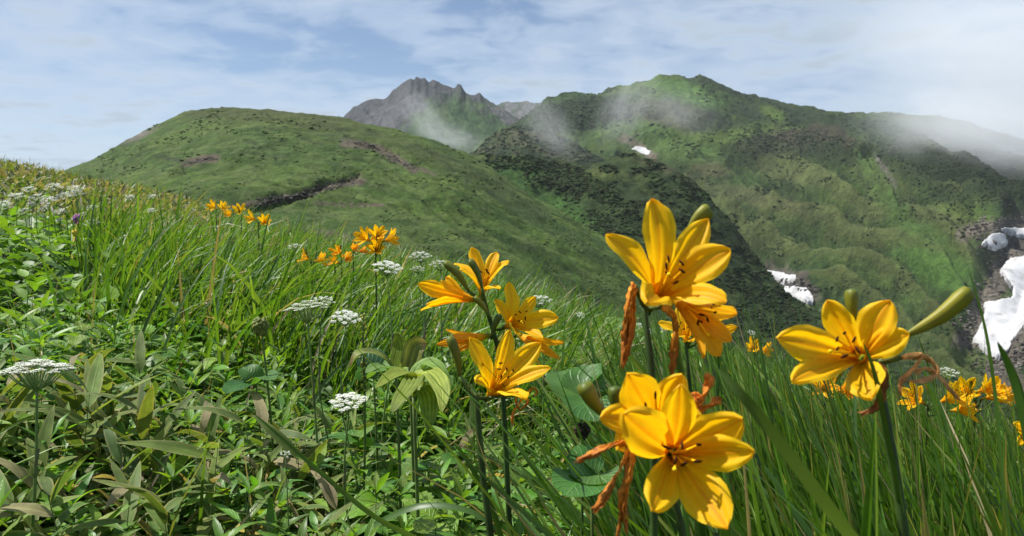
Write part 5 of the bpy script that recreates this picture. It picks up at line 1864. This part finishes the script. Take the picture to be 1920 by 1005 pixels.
# -------------------------------------------------- white umbels
def umbel_plant(px, py, wpx, d, label, seed, tilt=0.15, lean=(0, 0), group=None, nr=20, view='top', green=False, stemcol=(.115, .19, .05), sheath=True):
    rr = random.Random(seed)
    c = P(px, py, d)
    R_ = wpx / 2 / FPX * d
    foot = Vector((c.x + lean[0], c.y + lean[1], 0))
    foot.z = Gf(foot.x, foot.y)
    t = thing('umbel_flower', label, 'wildflower', foot, group)
    off = tuple(foot)
    up = Vector((rr.uniform(-.12, .12) + tilt * .3, -tilt, 1)).normalized()
    u = up.cross(Vector((0, 1, 0))).normalized(); w = u.cross(up)
    hub = c - up * R_ * .95
    m = MB()
    h = hub.z - foot.z
    pts = smooth_path([foot - Vector((0, 0, .02)), foot.lerp(hub, .33) + Vector((rr.uniform(-.022, .022), 0, 0)), foot.lerp(hub, .7) + Vector((rr.uniform(-.012, .012), 0, 0)), hub], 14)
    m.tube(pts, list(np.linspace(.0030, .0015, 14) * (R_ / .04) ** .5), stemcol, 7)
    m.build('stem', M_STEM, t, off)
    if sheath:
        m = MB()
        k = 8
        m.tube([pts[k], pts[k].lerp(pts[k + 1], .5), pts[k + 1], pts[k + 1].lerp(pts[k + 2], .6) + Vector((.004, 0, 0))], [.0017, .0028, .0025, .0010], np.array([(.085, .14, .04), (.11, .15, .05), (.12, .12, .05), (.10, .08, .045)]), 7)
        m.build('sheath', M_STEM, t, off)
    mr = MB(); mf = MB()
    for k in range(nr):
        if k == 0:
            rad_, an = 0, 0
        else:
            rad_ = R_ * math.sqrt((k + .3) / nr) * rr.uniform(.93, 1.05); an = k * 2.39996 + rr.uniform(-.1, .1)
        dome_ = -.32 * R_ * (rad_ / R_) ** 2
        e = c + (u * math.cos(an) + w * math.sin(an)) * rad_ + up * (dome_ + rr.uniform(-.06, .06) * R_)
        br = hub.lerp(e, .82)
        mr.tube(smooth_path([hub, hub.lerp(br, .5) + (e - c) * .10, br], 5), [.0011 * (R_ / .04) ** .5] * 3 + [.0009, .0007], (.19, .27, .09), 4, cap=False)
        ur = R_ * (.185 if nr > 12 else .24)
        nf = 16 if R_ * FPX / d > 25 else 8
        for q in range(nf):
            a2 = q * 2.39996; r2 = ur * math.sqrt((q + .5) / nf)
            fp = e + (u * math.cos(a2) + w * math.sin(a2)) * r2 + up * (-.25 * ur * (r2 / ur) ** 2 + rr.uniform(-.1, .1) * ur)
            if q % 2 == 0:
                mr.tube([br, fp - up * .0006], [.0004, .0003], (.15, .21, .07), 3, cap=False)
            s = ur * rr.uniform(.22, .34)
            ph = rr.random() * 6
            V = [tuple(fp + up * s * .1)]
            F = []
            for b_ in range(5):
                a3 = ph + b_ * 1.2566
                for da, rl in ((-.45, .8), (0, 1.0), (.45, .8)):
                    V.append(tuple(fp + (u * math.cos(a3 + da) + w * math.sin(a3 + da)) * s * rl + up * s * .25 * rr.uniform(-.5, 1)))
                F.append((0, 1 + b_ * 3, 2 + b_ * 3, 3 + b_ * 3))
            col = np.array((.78, .80, .74)) * rr.uniform(.85, 1.05) if not green or rr.random() < .6 else np.array((.40, .50, .25))
            mf.add(V, F, col)
    mr.build('rays', M_STEM, t, off)
    mf.build('florets', M_FLORET, t, off, kind='stuff')
    return t


umbel_plant(68, 676, 118, 1.02, 'large white umbel on a thick stem beside the left bamboo', 81, tilt=-.10, lean=(-.03, .0), nr=34)
umbel_plant(573, 566, 84, 1.45, 'greenish white umbel leaning against a whiter one', 82, tilt=-.05, lean=(.03, 0), nr=26, green=True)
umbel_plant(604, 558, 44, 1.47, 'bright white umbel just behind the greenish one', 83, tilt=.2, nr=18)
umbel_plant(649, 588, 54, 1.42, 'bright white umbel tilted down beside the yellow spike', 84, tilt=.35, nr=20)
umbel_plant(652, 744, 66, 1.2, 'flat white umbel on twin stems low among the foreground herbs', 85, tilt=.25, nr=24)
umbel_plant(728, 493, 56, 1.75, 'white umbel with a dark sheath on its stem below the golden far lily', 86, tilt=.25, nr=22)
umbel_plant(788, 474, 42, 1.9, 'white umbel behind the slim bud, taller of two', 87, tilt=.3, nr=18)
umbel_plant(784, 500, 28, 1.75, 'small white umbel on a side branch', 88, tilt=.2, nr=14)
umbel_plant(1010, 556, 46, 1.8, 'white umbel behind the right facing bloom of the middle lilies', 89, tilt=.2, nr=18)
umbel_plant(552, 458, 28, 3.0, 'small white umbel standing alone in the grass before the dome hill', 90, tilt=.2, nr=12)
umbel_plant(1776, 692, 40, 1.7, 'white umbel behind the shrivelled flower near the snowfield', 91, tilt=.15, nr=18)
umbel_plant(826, 490, 40, 2.0, 'white umbel hidden behind the left facing bloom', 92, tilt=.2, nr=14)
umbel_plant(536, 848, 22, 1.15, 'tiny white flower head low in the foreground leaves', 93, tilt=.2, nr=9, sheath=False)
r3 = random.Random(9)
for (x, y, wd_) in [(30, 364, 26), (52, 352, 24), (66, 366, 26), (90, 372, 26), (100, 346, 28), (118, 364, 26), (138, 350, 26), (143, 358, 24), (60, 380, 18), (82, 388, 22), (110, 394, 22), (44, 392, 22),
                    (12, 384, 20), (172, 386, 18), (244, 367, 18), (286, 366, 16), (154, 400, 14), (112, 410, 14), (8, 378, 22), (172, 414, 22), (80, 402, 14), (284, 392, 16), (1410, 622, 14), (1200, 608, 14), (1216, 618, 16), (1090, 588, 18), (1246, 616, 14), (1530, 690, 20)]:
    umbel_plant(x, y, wd_ * 1.15, 3.7 if x < 400 else 4.2, ('small white umbel in the dense flock on the left bank' if x < 150 else 'small white umbel by the bamboo thicket edge') if x < 400 else 'small white umbel at the slope edge behind the lilies', int(x * 7 + y), tilt=.45, nr=12, group='small umbels on the bank' if x < 400 else 'small umbels at the slope edge', sheath=False)

# -------------------------------------------------- single odd plants
def spike_plant(px, py, d, label, hpx, col, seed, name='flower_spike', cat='wildflower', rad=.006):
    rr = random.Random(seed)
    top = P(px, py, d)
    foot = Vector((top.x + rr.uniform(-.02, .02), top.y, 0)); foot.z = Gf(foot.x, foot.y)
    t = thing(name, label, cat, foot)
    off = tuple(foot)
    m = MB()
    m.tube(smooth_path([foot - Vector((0, 0, .02)), foot.lerp(top, .5) + Vector((.008, 0, 0)), top], 10), [.0022] * 8 + [.0018, .0012], (.08, .13, .03), 6)
    m.build('stem', M_STEM, t, off)
    h = hpx / FPX * d
    m = MB()
    n = 46
    for k in range(n):
        a = k * 2.4; f = k / n
        c = top - Vector((0, 0, h * f)) + Vector((math.cos(a), math.sin(a), 0)) * rad * (.35 + .75 * math.sin(min(1, f * 1.3 + .12) * 2.6))
        s = rad * .42 * rr.uniform(.7, 1.2)
        m.add(ICO_V * s * np.array([1, 1, 1.3]) + np.array(c), ICO_F, np.array(col) * rr.uniform(.7, 1.2))
    m.build('flower_head', M_STEM, t, off)
    return t


spike_plant(680, 590, 1.42, 'thin yellow green flower spike beside the tilted umbel', 150, (.24, .25, .03), 121, rad=.0062)
spike_plant(145, 404, 3.4, 'small purple thistle head on the left bank', 16, (.30, .10, .28), 122, name='purple_flower', rad=.014)
spike_plant(1092, 796, .98, 'dark brown seed head on a leaning stalk left of the low lily', 24, (.035, .026, .015), 123, name='seed_head', cat='plant', rad=.0075)
spike_plant(488, 600, 1.5, 'round green seed head on a dark stalk among the grass', 26, (.12, .15, .03), 124, name='seed_head', cat='plant', rad=.012)
spike_plant(140, 432, 3.0, 'tiny yellow flower head in the bank grass', 10, (.55, .40, .02), 125, name='yellow_flower', rad=.008)


def blade_thing(pts, hw, label, col=(.055, .115, .020), name='grass_blade', d=None, group=None):
    """one big single blade; pts are (px, py, depth), foot first"""
    W = smooth_path([P(*p) for p in pts], 16)
    foot = W[0]
    t = MB()
    V = []
    for i, p in enumerate(W):
        tg = (W[min(i + 1, 15)] - W[max(i - 1, 0)]).normalized()
        sd_ = tg.cross((p - EYE).normalized()).normalized()
        nn = sd_.cross(tg)
        sd_ = (sd_ * .8 + nn * .6).normalized()
        f = float(np.interp(i / 15, [0, .3, .7, .9, 1], [.9, 1, .8, .45, .03]))
        V += [tuple(p - sd_ * hw * f), tuple(p + nn * hw * .3 * f), tuple(p + sd_ * hw * f)]
    t.add(V, grid_faces(16, 3), np.array(col))
    o = t.build(name, M_GRASS, None, tuple(foot))
    o.location = foot
    o['label'] = label; o['category'] = 'grass'
    if group:
        o['group'] = group
    return o


blade_thing([(1660, 1090, .40), (1560, 960, .37), (1470, 840, .36), (1395, 745, .36), (1345, 690, .37)], .0042, 'broad soft blade slanting from the low lily into the tall grass', (.075, .130, .035))
blade_thing([(960, 1090, .85), (925, 960, .84), (880, 870, .84), (850, 830, .84)], .004, 'long green blade rising to the left of the middle lily stem')
blade_thing([(880, 1060, .95), (780, 1010, .93), (690, 960, .92), (560, 850, .93), (470, 770, .95)], .0042, 'long flat blade lying across the foreground herbs', (.075, .135, .035))
blade_thing([(700, 985, .95), (780, 950, .93), (870, 955, .92), (930, 990, .92), (960, 1040, .94)], .0048, 'arched blade bowing over the bottom leaves', (.060, .130, .024))
blade_thing([(1700, 1100, .50), (1690, 960, .49), (1660, 800, .47), (1640, 700, .46), (1618, 640, .46)], .0022, 'slim dark blade crossing in front of the single bloom')
blade_thing([(1960, 1000, .50), (1935, 850, .50), (1905, 720, .50), (1870, 640, .50)], .0045, 'wide blade standing before the snowfield', (.05, .115, .02))
blade_thing([(1900, 1060, .60), (1880, 900, .60), (1866, 740, .60), (1846, 610, .60), (1815, 500, .60)], .0018, 'thin blade whose tip reaches the snowfield')

# the meadow goes on outside the frame
R5 = np.random.default_rng(55)
for nm, lb, x0, x1, n_, sz_, hh_ in [('side_herbs', 'leafy herbs carpeting the meadow towards the left bank', -4.0, -.35, 26000, .06, .20), ('side_grass_herbs', 'low leaves under the grass beyond the lilies', .6, 3.6, 12000, .06, .16)]:
    x = R5.uniform(x0, x1, n_); y = R5.uniform(-.6, 3.2, n_)
    p = np.stack([x, y, G(x, y)], -1)
    qx, qy, qd = to_px(p + np.array([0, 0, .2]))
    k = (qd < .15) | (qx < -180) | (qx > 2100) | (qy > 1350)
    k &= np.hypot(x, y) > .55
    leaf_mass(nm, lb, 'leaves', R5, p[k], .01, hh_, sz_, HB, 'lance')
x = R5.uniform(.7, 3.4, 9000); y = R5.uniform(-.4, 2.8, 9000)
p = np.stack([x, y, G(x, y)], -1)
qx, qy, qd = to_px(p + np.array([0, 0, .3]))
grass_field('side_grass', 'tall grass continuing down the slope to the right', R5, p[((qd < .15) | (qx > 2260)) & (np.hypot(x, y) > .8)], math.radians(170), .6, .26, .14, .42, .35, .5, .10, .0052, 5, False)
